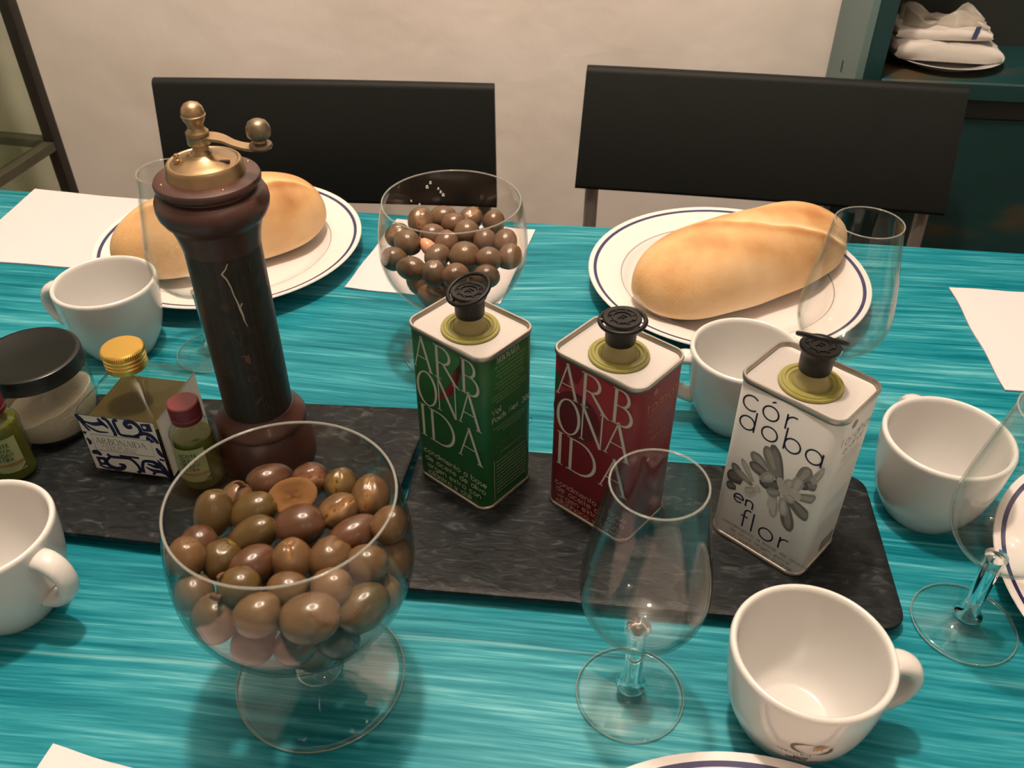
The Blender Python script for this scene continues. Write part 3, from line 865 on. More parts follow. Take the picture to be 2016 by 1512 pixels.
pr.ribbon([(.001, -.0168), (.0105, -.0168)], .0010)
pr.build('lettering', cm, 'navy_ink', near_cup)

# ------------------------------------------------------------------ slate boards
def board(label, x, y, rz, L, D, rad, zt, flare=()):
    t = thing('slate_board', label, 'serving board', (x, y, TZ), rz)
    base = round_rect(L, D, rad, 8)
    def lift(px, py):
        dz = 0.0
        for (fx, fy, rr, hh) in flare:
            d = math.hypot(px - fx, py - fy) / rr
            if d < 1: dz += hh * (1 - d) ** 2 * (1 + 2 * d) * 1.0
        return dz
    def ring(k, z):
        out = []
        for px, py in base:
            qx, qy = px * (1 - 2 * k / L), py * (1 - 2 * k / D)
            for (fx, fy, rr, hh) in flare:          # the lifted corner is drawn out to a point
                d = math.hypot(qx - fx, qy - fy) / rr
                if d < 1: qx += math.copysign(.010, fx) * (1 - d) ** 2; qy += math.copysign(.016, fy) * (1 - d) ** 2
            out.append((qx, qy, z + lift(qx, qy)))
        return out
    th = .006
    rings = [ring(.030, zt - th), ring(.003, zt - th), ring(.0006, zt - th + .0015), ring(0, zt - .002), ring(.0005, zt - .0006), ring(.0018, zt)] + [ring(k, zt) for k in (.006, .012, .020, .030, .042)]
    me = loft_mesh('slab', rings)
    finish('slab', me, 'dark_slate', t, 40)
    for sx in (-1, 1):
        for sy in (-1, 1):
            f = finish('foot', lathe_mesh('foot', [(0, zt - th), (.006, zt - th), (.005, 0), (0, 0)], 16), 'black_plastic', t, 40)
            f.location = (sx * (L / 2 - .035), sy * (D / 2 - .030), 0)
    return t
BZ = .0110
board('black slate board under the pepper mill, with one back corner bent up', -0.2460, 0.4625, R(-8.5), 0.335, 0.135, 0.008, BZ, ((0.1675, 0.0675, 0.070, 0.012),))
board('black slate board with rounded corners under the three tins', 0.0840, 0.4065, R(-6.0), 0.318, 0.133, 0.015, BZ)

# ------------------------------------------------------------------ tins of oil
TW, TD, TH = .0650, .0500, .1280
def tin(label, x, y, rot, body_mat, ring_tilt, ring_dir):
    t = thing('oil_tin', label, 'tin', (x, y, TZ + BZ), R(rot), 'rectangular oil tins with black spouts')
    def rg(off, z): return [(px, py, z) for px, py in round_rect(TW + 2 * off, TD + 2 * off, .0085 + off, 8)]
    finish('body', loft_mesh('body', [rg(-.0004, .0022), rg(0, .0030), rg(0, TH - .0035), rg(-.0003, TH - .0030), rg(-.0010, TH - .0060)], True, True), body_mat, t, 50)
    finish('bottom_rim', loft_mesh('bottom_rim', [rg(-.0012, 0), rg(.0005, 0), rg(.0009, .0008), rg(.0008, .0024), rg(-.0002, .0032), rg(-.0012, .0030)], True, True), 'tin_metal', t, 50)
    finish('top_rim', loft_mesh('top_rim', [rg(-.0002, TH - .0040), rg(.0008, TH - .0032), rg(.0010, TH - .0010), rg(.0005, TH), rg(-.0006, TH), rg(-.0012, TH - .0008), rg(-.0014, TH - .0036)], False, False), 'tin_metal', t, 50)
    ins = [(px, py, z) for (px, py, z) in rg(-.0016, TH - .0030)]
    mid = [(px, py, z) for (px, py, z) in rg(-.0035, TH - .0038)]
    finish('lid', loft_mesh('lid', [[(p[0], p[1], TH - .0046) for p in ins], ins, mid], True, True), 'tin_lid_lacquer', t, 50)
    zl = TH - .0038
    c = finish('spout_collar', lathe_mesh('spout_collar', [(0, 0), (.0180, 0), (.0186, .0008), (.0182, .0018), (.0168, .0019), (.0164, .0026), (.0148, .0027), (.0144, .0020), (.0126, .0022), (.0118, .0014), (0, .0014)], 48), 'yellow_plastic', t, 30)
    c.location = (0, 0, zl)
    nck = finish('spout_neck', lathe_mesh('spout_neck', [(0, .0014), (.0112, .0014), (.0108, .0036), (.0090, .0060), (.0084, .0085), (.0083, .0150), (0, .0150)], 40), 'pale_yellow_plastic', t, 40)
    nck.location = (0, 0, zl)
    tube_in = finish('oil_film', lathe_mesh('oil_film', [(0, .0016), (.0068, .0016), (.0066, .0100), (0, .0100)], 24), 'brown_green_ink', nck, 40)
    cap = finish('cap', lathe_mesh('cap', [(0, .0075), (.0088, .0075), (.0092, .0082), (.0094, .0180), (.0098, .0205), (.0112, .0222), (.0115, .0236), (.0110, .0244), (.0086, .0244), (.0083, .0238), (0, .0238)], 48), 'black_cap_plastic', t, 35)
    cap.location = (0, 0, zl + .0032)
    emb = Print()
    emb.ribbon(arc(0, 0, .0058, .0058, 0, 360, 30), .0008)
    for k in range(8):
        a = 2 * PI * k / 8 + .2
        emb.ribbon([(.0068 * math.cos(a), .0068 * math.sin(a)), (.0078 * math.cos(a + .25), .0078 * math.sin(a + .25))], .0010)
    emb.ribbon([(-.0015, -.0022), (-.0015, .0022), (.0016, .0022)], .0009); emb.ribbon([(-.0015, 0), (.0012, 0)], .0009)
    e = emb.build('cap_relief', lambda u, v: (u, v, .0242), 'black_cap_plastic', cap)
    m = e.modifiers.new('relief', 'SOLIDIFY'); m.thickness = .0006; m.offset = 0
    # tear ring hinged at the cap edge
    ringp = bpy.data.objects.new('pull_ring', torus_mesh('pull_ring', .0134, .0014, 48, 8)); COL.objects.link(ringp)
    ringp.data.materials.append(MATS['black_cap_plastic'])
    for p in ringp.data.polygons: p.use_smooth = True
    ringp.parent = t
    d = Vector((math.cos(R(ring_dir)), math.sin(R(ring_dir)), 0))       # hinge side
    axis = Vector((-d.y, d.x, 0))
    rm = Matrix.Rotation(R(ring_tilt), 4, axis)
    hinge = Vector((0, 0, zl + .0244)) + d * .0108
    ringp.matrix_local = Matrix.Translation(hinge) @ rm @ Matrix.Translation(-d * .0112)
    inner = finish('ring_web', tube_mesh('ring_web', [(d.x * .0108, d.y * .0108, 0), (d.x * .0136, d.y * .0136, 0)], .0016, 8), 'black_cap_plastic', ringp, 40)
    front = lambda u, v: (u - TW / 2, -TD / 2 - .00018, v)
    side = lambda u, v: (TW / 2 + .00018, u - TD / 2, v)
    return t, front, side
MM = .001
def big_name(t, front):
    pr = Print()
    for c, u0, u1, v, h in (('A', 5.5, 22.8, 97.3, 25.0), ('R', 23.4, 46.0, 97.3, 25.4), ('B', 46.4, 63.0, 97.0, 26.0),
                            ('O', 7.0, 25.0, 69.0, 27.0), ('N', 24.0, 44.6, 70.8, 27.2), ('A', 43.6, 63.4, 71.0, 27.4),
                            ('I', 7.6, 13.2, 39.8, 27.6), ('D', 15.2, 41.0, 39.8, 27.6), ('A', 42.0, 64.0, 42.0, 26.8)):
        serif(pr, c, u0 * MM, u1 * MM, v * MM, h * MM)
    return pr.build('name_lettering', front, 'cream_ink', t)
def text_lines(t, mapper, lines, material, name='small_lettering'):
    pr = Print()
    for (s, u, v, h, w, gap) in lines: sans(pr, s, u * MM, v * MM, h * MM, w * MM, gap)
    return pr.build(name, mapper, material, t)
def tiny_rows(pr, rows, h=1.15, w=0.30):
    """Rows of print too small to read: broken hairlines like those of a distant text block."""
    rnd = random.Random(5)
    for (u0, u1, v) in rows:
        u = u0
        while u < u1:
            l = rnd.uniform(1.2, 3.6)
            e = min(u1, u + l)
            pts, k = [], u
            while k <= e:
                pts.append((k * MM, (v + (h if len(pts) % 2 else 0)) * MM)); k += .42
            if len(pts) > 1: pr.ribbon(pts, w * MM)
            u = e + .8

# green tin: chili and coriander
g, gf, gs_ = tin('green oil tin with white ARBONAIDA lettering and a red chili', -0.0260, 0.4580, -40.7, 'green_tin_print', 21, 250)
ch = Print()
cp = [tuple(p) for p in spline([(20.1 * MM, 79.5 * MM), (28 * MM, 82.5 * MM), (36 * MM, 90 * MM), (41.5 * MM, 100 * MM), (44.2 * MM, 110 * MM)], 6)]
ch.ribbon(cp, [MM * (0.4 + 5.2 * min(1, i / 12.0) ** .8) for i in range(len(cp))])
ch.build('chili_print', lambda u, v: (u - TW / 2, -TD / 2 - .00009, v), 'chili_red_ink', g)
ch = Print()
cp = [tuple(p) for p in spline([(36.5 * MM, 88.2 * MM), (42.4 * MM, 99 * MM), (45.4 * MM, 111 * MM), (47.6 * MM, 121 * MM)], 6)]
ch.ribbon(cp, [MM * w for w in [.3 + .16 * i for i in range(12)] + [4.6, 3.8, 2.2, 1.2, 1.0, .9, .8]][:len(cp)])
ch.build('chili_shade_print', lambda u, v: (u - TW / 2, -TD / 2 - .00013, v), 'chili_dark_ink', g)
big_name(g, gf)
text_lines(g, gf, [('condimento a base', 9.0, 24.5, 3.0, .66, .32), ('de aceite de oliva', 10.0, 18.0, 3.0, .66, .32), ('virgen extra con', 11.0, 11.5, 3.0, .66, .32), ('cilantro y chili', 12.0, 5.2, 3.0, .66, .32)], 'pale_green_ink')
pr = Print(); serif_word(pr, 'ARBONAIDA', 12.5 * MM, 118.6 * MM, 4.6 * MM, .47); pr.build('side_name_lettering', gs_, 'cream_ink', g)
text_lines(g, gs_, [('Vol.', 8.0, 80.5, 2.9, .5, .3), ('Poids Net. 380', 8.0, 74.2, 2.8, .5, .3)], 'cream_ink', 'volume_lettering')
text_lines(g, gs_, [('cilantro', 11.5, 51.5, 4.6, .45, .42)], 'brown_green_ink', 'side_word_lettering')
pr = Print()
tiny_rows(pr, [(11, 40, 115.6), (13, 38, 112.2), (12, 39, 109.4), (15, 37, 106.6), (12, 38, 103.2), (11, 39, 100.4), (15, 34, 97.6), (8, 40, 94.2), (8, 41, 91.6), (12, 34, 89.0), (9, 41, 68.2), (13, 40, 65.6), (18, 36, 63.0), (16, 38, 45.0)])
pr.ribbon([(9.2 * MM, 41.5 * MM), (9.2 * MM, 6.9 * MM)], .45 * MM)
tiny_rows(pr, [(11.5, 41, 38.5 - 3.1 * k) for k in range(10)], 1.3, .42)
pr.build('side_lettering', gs_, 'pale_green_ink', g)

# red tin: tomato and basil
r_, rf, rs_ = tin('red oil tin with white ARBONAIDA lettering, middle of the three', 0.0640, 0.4293, -41.4, 'red_tin_print', 3, 215)
def disc(cx, cy, rr, n=32): return [(cx + rr * math.cos(2 * PI * i / n), cy + rr * math.sin(2 * PI * i / n)) for i in range(n)]
lay = lambda k: (lambda u, v: (u - TW / 2, -TD / 2 - .00004 * k, v))
pr = Print(); pr.poly(disc(22 * MM, 86 * MM, 18.0 * MM)); pr.build('tomato_print', lay(1), 'tomato_dark_ink', r_)
pr = Print(); pr.poly(disc(46 * MM, 19 * MM, 9 * MM)); pr.build('tomato_print', lay(1), 'tomato_dark_ink', r_)
pr = Print(); pr.poly([(7 * MM, 123 * MM), (26 * MM, 123 * MM), (22 * MM, 112 * MM), (14 * MM, 104 * MM), (8 * MM, 104 * MM)]); pr.build('tomato_top_print', lay(2), 'red_tin_print', r_)
pr = Print(); pr.poly(disc(17.5 * MM, 109 * MM, 3.0 * MM, 20)); pr.build('tomato_shine_print', lay(3), 'tomato_light_ink', r_)
pr = Print(); pr.poly([(5.2 * MM, 116 * MM), (8.4 * MM, 111 * MM), (8.0 * MM, 103 * MM), (5.2 * MM, 99 * MM)]); pr.build('basil_print', lay(3), 'green_tin_print', r_)
big_name(r_, rf)
text_lines(r_, rf, [('condimento a base', 8.0, 21.0, 3.0, .66, .32), ('de aceite de oliva', 9.0, 15.5, 3.0, .66, .32), ('virgen extra con', 10.0, 10.0, 3.0, .66, .32), ('albahaca y tomate', 9.5, 4.6, 3.0, .66, .32)], 'pale_pink_ink')
text_lines(r_, rs_, [('tomate', 10.2, 104.2, 5.4, .55, .42)], 'gold_ink', 'side_word_lettering')
pr = Print()
tiny_rows(pr, [(10.5, 40, 101.0), (16, 39, 97.6), (13, 38, 94.4), (16, 38, 91.4), (13, 34, 88.4), (17, 36, 85.4), (15, 39, 75.4), (14, 38, 72.0), (18, 37, 68.6), (20, 36, 57.0), (16, 36, 54.0)])
for i in range(9):
    a = i * 2.4
    pr.ribbon([(17.3 * MM + .3 * i * MM * math.cos(a), 117.8 * MM + .28 * i * MM * math.sin(a)), (17.3 * MM + .34 * (i + 1) * MM * math.cos(a + 1.6), 117.8 * MM + .32 * (i + 1) * MM * math.sin(a + 1.6))], .6 * MM)
pr.build('side_lettering', rs_, 'pale_pink_ink', r_)
pr = Print(); serif_word(pr, 'ARBONAIDA', 17 * MM, 79.0 * MM, 3.0 * MM, .6); pr.build('side_name_lettering', rs_, 'pale_pink_ink', r_)
pr = Print(); pr.poly(disc(17.4 * MM, 64.4 * MM, 1.5 * MM, 12)); pr.build('dot_print', rs_, 'gold_ink', r_)

# white tin: orange blossom
w_, wf, ws_ = tin('white oil tin with orange blossom picture and dark blue lettering', 0.1714, 0.4016, -44.0, 'white_tin_print', 34, 110)
pr = Print()
sw = 1.15 * MM
def glyph(c, u, v, h, w=sw):
    for s in SANS[c][0]: pr.ribbon([(u * MM + p[0] * h * MM, v * MM + p[1] * h * MM) for p in s], w)
for c, u, v, h in (('c', 6.1, 107.2, 10.6), ('ó', 19.2, 107.2, 10.0), ('r', 34.3, 107.0, 10.8), ('d', 6.4, 92.8, 9.8), ('o', 21.2, 92.8, 10.0), ('b', 36.1, 92.8, 10.0), ('a', 49.7, 92.8, 10.0),
                   (None, 0, 0, 0), ('e', 13.0, 35.2, 6.6), ('n', 21.6, 35.2, 6.0), ('f', 20.2, 17.4, 9.8), ('l', 28.8, 17.4, 9.8), ('o', 34.0, 17.4, 9.6), ('r', 48.3, 17.4, 9.8)):
    if c is None:
        pr.build('name_lettering', wf, 'navy_ink', w_); pr = Print(); continue
    if c in 'd': # the d keeps a short stem
        for s in (O_(), [(1, 0), (1, 1.55)]): pr.ribbon([(u * MM + p[0] * h * MM, v * MM + p[1] * h * MM) for p in s], sw)
    else: glyph(c, u, v, h)
pr.build('title_lettering', wf, 'navy_ink', w_)
text_lines(w_, wf, [('condimento a base de aceite', 8.6, 13.0, 1.95, .30, .38), ('de oliva virgen extra', 14.5, 8.8, 1.95, .30, .38), ('con esencia de azahar', 13.0, 4.4, 1.95, .30, .38)], 'grey_ink')
def petal(pr, x0, y0, x1, y1, wid, k=1.0):
    n = 10
    pts = [(x0 * MM + (x1 - x0) * MM * i / n, y0 * MM + (y1 - y0) * MM * i / n) for i in range(n + 1)]
    prof = (.50, .62, .72, .82, .90, .96, 1.0, 1.0, .93, .72, .28)
    pr.ribbon(pts, [1.34 * wid * MM * prof[i] * k for i in range(n + 1)])
PETALS = [  # (shade, from, to, width) of the printed blossom, back to front
 (1, 40, 66, 30, 92, 6.4), (2, 36, 70, 26, 88.5, 6.0), (2, 33, 68, 18.0, 79.0, 6.4), (1, 34, 66, 18.2, 70.5, 6.2), (0, 16, 52, 5.4, 54, 8.0), (1, 17, 54, 7.5, 63, 4.6), (0, 13, 45, 6.0, 44.6, 5.0), (3, 23, 57, 12.8, 70, 3.2), (2, 23, 54, 9.4, 60, 3.8),
 (4, 26, 52, 20, 44, 4.6), (3, 25, 52, 19.4, 47.2, 4.0), (0, 44, 66, 27, 60, 7.0), (3, 27, 62, 34.5, 70, 5.2), (4, 25, 52, 28.5, 55, 4.0), (1, 52, 74, 62, 80, 5.6), (3, 57, 80, 66.5, 94, 5.6), (0, 49, 72, 56, 76, 4.4), (2, 49, 74, 54.5, 89, 6.0), (3, 48, 66, 50.8, 78.5, 5.6),
 (2, 47, 62, 66.0, 70.8, 5.0), (1, 46, 60, 62.4, 51.6, 7.0), (1, 44, 58, 52.2, 35.0, 6.6), (3, 43, 58, 46.2, 44.5, 5.0), (3, 38, 57, 40.2, 38.5, 4.2), (4, 36, 55, 37, 44, 3.4), (2, 41, 60, 33.0, 55.5, 5.2), (3, 42, 62, 46, 74, 4.6), (4, 43, 62, 53.5, 66.5, 6.4), (4, 42, 62, 38.6, 71.5, 4.0), (3, 43, 61, 50.5, 59.0, 5.0), (4, 40.5, 60.5, 44.5, 65.5, 4.6)]
for k, (sh, x0, y0, x1, y1, wd) in enumerate(PETALS):
    pr = Print(); petal(pr, x0, y0, x1, y1, wd)
    # the blossom runs a little round the tin edge on the left; keep it on the flat face
    pr.v = [(min(max(u, 5.2 * MM), 60.0 * MM + (u - 60 * MM) * .35 if u > 60 * MM else u), v) for u, v in pr.v]
    pt = pr.build('blossom_print', lay(2 + .05 * k), 'petal_ink_%d' % sh, w_)
    pr = Print(); q = .22; petal(pr, x0 + (x1 - x0) * q + .25 * wd * .4, y0 + (y1 - y0) * q + .1 * wd, x1 - (x1 - x0) * .10, y1 - (y1 - y0) * .10, wd, .48)
    pr.v = [(min(max(u, 5.4 * MM), 60.0 * MM + (u - 60 * MM) * .35 if u > 60 * MM else u), v) for u, v in pr.v]
    pr.build('petal_light', lay(2.02 + .05 * k), 'petal_ink_%d' % min(4, sh + 1), pt)
text_lines(w_, ws_, [('azahar', 12.5, 104.5, 4.6, .42, .34), ('azahar', 12.5, 98.0, 3.6, .36, .34)], 'grey_ink', 'side_word_lettering')
pr = Print()
pr.poly([(18.6 * MM + 3.3 * MM * math.cos(R(60 * i)), 117.4 * MM + 3.3 * MM * math.sin(R(60 * i))) for i in range(6)])
pr.build('hexagon_print', ws_, 'grey_ink', w_); pr = Print()
pr.ribbon([(7.8 * MM, 106 * MM), (7.8 * MM, 112.5 * MM)], .5 * MM)
tiny_rows(pr, [(14, 38, 93.5), (14, 36, 91.0), (18, 39, 88.4), (13, 36, 84.6), (12, 38, 58.0), (12, 39, 55.2), (11, 38, 52.2), (11, 39, 40), (11, 38, 37), (11, 39, 34), (11, 38, 31), (11, 36, 28)])
pr.build('side_lettering', ws_, 'grey_ink', w_); pr = Print()
for k, x in enumerate((25, 26.2, 27, 28.6, 29.4, 31, 31.8, 33.6, 34.4, 36, 37.2, 38, 39.4)):
    pr.ribbon([(x * MM, 5.5 * MM), (x * MM, 16 * MM)], (.5 if k % 3 else .9) * MM)
pr.build('barcode_print', ws_, 'grey_ink', w_)

# ------------------------------------------------------------------ pepper mill
t = thing('pepper_mill', 'tall dark wooden pepper mill with a brass crank handle', 'pepper mill', (-0.1763, 0.4784, TZ + BZ), 0)
def low(prof): return [(a, .2186 + (b - .2186) * .83 if b > .2186 else b) for a, b in prof]
finish('base', lathe_mesh('base', [(0, 0), (.0325, 0), (.0336, .0018), (.0338, .008), (.0330, .018), (.0316, .027), (.0306, .0315), (.0300, .0330), (.0309, .0345), (.0310, .0372), (.0296, .0395), (.0262, .0425), (.0243, .0455), (.0236, .0475), (.0228, .0476), (0, .0476)], 64), 'dark_red_wood', t, 45)
tube_o = finish('tube', lathe_mesh('tube', [(0, .0470), (.0230, .0470), (.0230, .1720), (.0232, .1735), (0, .1735)], 72), 'engraved_dark_tube', t, 45)
head = finish('head', lathe_mesh('head', [(0, .1730), (.0233, .1730), (.0238, .1765), (.0252, .1830), (.0264, .1868), (.0266, .1890), (.0272, .1900), (.0300, .1925), (.0322, .1965), (.0330, .2005), (.0326, .2045), (.0312, .2075), (.0288, .2092), (.0270, .2098), (.0268, .2112), (.0290, .2118), (.0303, .2135), (.0305, .2155), (.0298, .2170), (.0270, .2180), (.0222, .2186), (0, .2186)], 72), 'dark_red_wood', t, 40)
dome = finish('brass_collar', lathe_mesh('brass_collar', low([(0, .2180), (.0226, .2182), (.0224, .2196), (.0214, .2250), (.0212, .2268), (.0206, .2277), (.0196, .2279), (.0188, .2274), (.0176, .2280), (.0150, .2294), (.0095, .2312), (.0078, .2326), (.0068, .2336), (0, .2336)]), 64), 'aged_brass', t, 35)
for a in (215, 305, 40):
    s = finish('collar_screw', lathe_mesh('collar_screw', [(0, .0012), (.0008, .0010), (.0011, .0004), (.0011, 0), (0, 0)], 12), 'aged_brass', t, 60)
    s.location = (.0262 * math.cos(R(a)), .0262 * math.sin(R(a)), .2176)
nut = finish('lid_knob', lathe_mesh('lid_knob', [(0, .0050), (.0012, .0048), (.0019, .0036), (.0016, .0026), (.0024, .0018), (.0024, 0), (0, 0)], 16), 'aged_brass', t, 40)
nut.location = (-.0125, -.0060, .2278)
slot = finish('filling_slot', box_mesh('filling_slot', .004, .0165, -.006, -.0035, .2262, .2284, .0003, 1), 'chili_dark_ink', t, 30)
finish('spindle', lathe_mesh('spindle', low([(0, .2325), (.0070, .2325), (.0058, .2345), (.0046, .2362), (.0044, .2395), (.0062, .2400), (.0065, .2408), (.0064, .2450), (.0058, .2454), (.0058, .2462), (.0065, .2468), (.0064, .2486), (.0052, .2500), (.0044, .2516), (.0046, .2540), (.0058, .2566), (.0066, .2590), (.0068, .2600), (.0063, .2606), (.0064, .2620), (.0058, .2650), (.0042, .2674), (.0020, .2686), (0, .2690)]), 40), 'aged_brass', t, 30)
# flat S-shaped crank arm
path = spline([(.002, 0, .2448), (.0075, -.0004, .2450), (.0140, -.0008, .2436), (.0200, -.0014, .2404), (.0270, -.0018, .2384), (.0345, -.0020, .2384)], 6)
n = len(path)
vs, fs = [], []
for i, p in enumerate(path):
    wd = .0052 if i < n * .25 else .0052 - .0014 * math.sin(PI * (i / n - .25) / .75)
    for (a, b) in ((-1, .0008), (1, .0008), (1, -.0008), (-1, -.0008)):
        vs.append((p.x, p.y + a * wd, low([(0, p.z)])[0][1] + b))
for i in range(n - 1):
    for k in range(4): fs.append((i * 4 + k, i * 4 + (k + 1) % 4, (i + 1) * 4 + (k + 1) % 4, (i + 1) * 4 + k))
fs += [(3, 2, 1, 0), tuple((n - 1) * 4 + k for k in range(4))]
arm = finish('crank_arm', mesh('crank_arm', vs, fs), 'aged_brass', t, 30)
kb = finish('crank_knob', lathe_mesh('crank_knob', [(0, -.0012), (.0058, -.0010), (.0066, .0004), (.0062, .0018), (.0040, .0030), (.0036, .0042), (.0050, .0050), (.0064, .0064), (.0069, .0090), (.0066, .0116), (.0052, .0142), (.0028, .0156), (0, .0160)], 40), 'dull_brass', t, 35)
kb.location = (.0350, -.0020, .2354)
# ornaments and the pale tear on the tube
def tube_map(rot): return lambda u, v: ((.0231 + .00015) * math.cos(rot + u / .0231), (.0231 + .00015) * math.sin(rot + u / .0231), v)
tm = tube_map(R(-72))
pr = Print()
cr = [(1.2, 171), (-0.6, 167.5), (-3.4, 164.5), (-1.2, 160.5), (0.2, 155), (0.8, 149), (2.0, 143.5), (2.6, 139), (3.4, 134), (3.6, 130), (4.8, 125)]
pr.ribbon([(a * MM, b * MM) for a, b in cr], [1.5 * MM * w for w in (.4, .55, .8, .7, .5, .5, .6, .9, .7, .5, .2)])
pr.ribbon([(2.6 * MM, 139 * MM), (4.4 * MM, 142.5 * MM)], [.3 * MM, 1.1 * MM])
pr.build('pale_crack', tm, 'pale_crack', tube_o)
pr = Print()
for cx, cy in ((-6, 141), (-3.5, 118)):
    for (dx, dy) in ((0, 0), (2.1, 0), (-2.1, 0), (1.05, 1.9), (-1.05, 1.9), (1.05, -1.9), (-1.05, -1.9)):
        if cy > 130: pr.ribbon([(p[0] * MM, p[1] * MM) for p in arc(cx + dx, cy + dy, .95, .95, 0, 360, 12)], .22 * MM)
pr.ribbon([(p[0] * MM, p[1] * MM) for p in ((-5, 124), (-3, 121), (0, 122), (-.6, 117), (-1.5, 113), (-3.8, 112), (-2.8, 116), (-5, 118.5), (-5, 124))], .35 * MM)
pr.ribbon([(p[0] * MM, p[1] * MM) for p in arc(0.5, 85, 2.6, 2.8, 0, 360, 7)], .35 * MM)
pr.ribbon([(p[0] * MM, p[1] * MM) for p in arc(0.5, 85, 1.2, 1.3, 0, 360, 12)], .25 * MM)
for k in range(5): pr.ribbon([((-2 + k) * MM, (62 + k * .9) * MM), ((1 + k) * MM, (68 + k * .5) * MM)], .3 * MM)
for k in range(7):
    u = -16 + 5 * k
    pr.ribbon([(u * MM, 52 * MM), (u * MM, 170 * MM)], .14 * MM)
rnd = random.Random(3)
for k in range(26):
    u, v, a = rnd.uniform(-22, 22), rnd.uniform(55, 168), rnd.uniform(1.2, 3.2)
    if abs(u + 1) < 6: continue
    pr.ribbon([(p[0] * MM, p[1] * MM) for p in arc(u, v, a * .6, a, rnd.uniform(0, 180), rnd.uniform(200, 400), 10)], .25 * MM)
pr.build('ornament_lines', tm, 'tube_ornament', tube_o)
pr = Print()
pr.poly([(p[0] * MM, p[1] * MM) for p in ((-4.6, 104), (-1.5, 103), (-1.2, 99.5), (0.8, 97.5), (1.8, 96.8), (2.0, 101), (1.6, 105), (.2, 103.8), (-1.2, 104.6))])
pr.build('rust_ornament', tm, 'rust_ornament', tube_o)

# ------------------------------------------------------------------ square glass bottle with tile-pattern label
t = thing('square_bottle', 'cube-shaped glass oil bottle with gold cap and blue tile-pattern label', 'bottle', (-0.2610, 0.4825, TZ + BZ), R(-10))
S2 = .0590
def sq(w, z, r=.0035): return [(px, py, z) for px, py in round_rect(w, w, min(r, w * .48), 6)]
finish('glass_body', loft_mesh('glass_body', [sq(S2 - .003, 0), sq(S2 - .0006, .0010), sq(S2, .0030), sq(S2, .0540), sq(S2 - .0010, .0562), sq(S2 - .005, .0585), sq(.040, .0650), sq(.0270, .0705, .010), sq(.0225, .0735, .0108), sq(.0215, .0780, .0105)], True, False), 'bottle_glass', t, 40)
finish('oil', loft_mesh('oil', [sq(S2 - .007, .0050), sq(S2 - .005, .0070), sq(S2 - .005, .0450)], True, True), 'olive_oil', t, 40)
capp = [(0, .0925), (.0128, .0925), (.0136, .0918), (.0138, .0905), (.0138, .0880), (.0132, .0873), (.0139, .0866), (.0139, .0850), (.0132, .0843), (.0139, .0836), (.0139, .0822), (.0132, .0815), (.0138, .0808), (.0138, .0772), (.0130, .0765), (.0105, .0765)]
co = finish('gold_cap', lathe_mesh('gold_cap', capp[::-1], 96), 'gold_cap_metal', t, 30)
vs, fs = [], []
for i in range(60):                       # milled edge of the cap
    a = 2 * PI * i / 60; b = 2 * PI * (i + .5) / 60
    base = len(vs)
    for (rr, an, z) in ((.0137, a, .0884), (.0144, (a + b) / 2, .0884), (.0137, b, .0884), (.0137, a, .0914), (.0144, (a + b) / 2, .0912), (.0137, b, .0914)):
        vs.append((rr * math.cos(an), rr * math.sin(an), z))
    fs += [(base, base + 1, base + 4, base + 3), (base + 1, base + 2, base + 5, base + 4), (base + 3, base + 4, base + 5), (base, base + 2, base + 1)]
finish('milled_edge', mesh('milled_edge', vs, fs), 'gold_cap_metal', co, 0)
lf = lambda k: (lambda u, v: (u - S2 / 2, -S2 / 2 - .00006 * k, v))
ls = lambda k: (lambda u, v: (S2 / 2 + .00006 * k, u - S2 / 2, v))
pr = Print(); pr.poly([(1.6 * MM, 4 * MM), (57.4 * MM, 4 * MM), (57.4 * MM, 54.5 * MM), (1.6 * MM, 54.5 * MM)])
lab = pr.build('front_label', lf(2), 'label_paper', t)
pr = Print(); pr.poly([(1.6 * MM, 4 * MM), (57.4 * MM, 4 * MM), (57.4 * MM, 54.5 * MM), (1.6 * MM, 54.5 * MM)]); sl = pr.build('side_label', ls(2), 'label_paper', t)
pr = Print()
def rb(pts, w, k=5):
    pp = [tuple(p) for p in spline([(a * MM, b * MM) for a, b in pts], k)]
    m_ = len(pp)
    ww = w if not isinstance(w, tuple) else [w[0] + (w[1] - w[0]) * math.sin(PI * i / (m_ - 1)) for i in range(m_)]
    pr.ribbon(pp, [1.3 * x * MM for x in ww] if isinstance(ww, list) else 1.25 * ww * MM)
# upper band
pr.ribbon([(1.0 * MM, 54.2 * MM), (58 * MM, 54.2 * MM)], .5 * MM)
rb([(1.2, 54), (3.5, 50), (6, 46.2)], (1.6, 3.4)); rb([(4, 49), (12, 46.8), (19, 48), (22.6, 44.2)], (.6, 2.6)); rb([(4, 48), (9, 43.2), (14, 40.4), (21.5, 40.6)], (.7, 1.6)); rb([(3, 48), (6.4, 42), (8, 40)], (.6, 1.6)); rb([(17, 52.8), (18.6, 49.6), (22.4, 45)], (1.0, 2.4))
rb([(20.2, 53.6), (24, 51), (26.4, 40), (25.0, 39.6)], 2.2, 3); rb([(31.5, 53), (28.4, 51.6), (29.0, 44), (30.5, 39.9), (38, 39.6), (44, 39.8)], 2.0, 4)
rb([(40.5, 40), (45.5, 43), (46.2, 48), (43, 52.4), (38.6, 52.6), (36.4, 50), (37.6, 47.6), (40, 48.2), (39.6, 50)], (1.5, 2.8)); rb([(44, 41.5), (48, 43.6), (52.6, 42.6), (55.2, 39), (56.4, 35.6)], (1.4, 2.8)); rb([(50, 41.4), (50.6, 38.2), (54, 37)], (1.0, 3.0))
pr.poly([(p[0] * MM, p[1] * MM) for p in ((47.6, 52.2), (54.8, 53.2), (55.4, 46.2), (48.2, 45.6))])
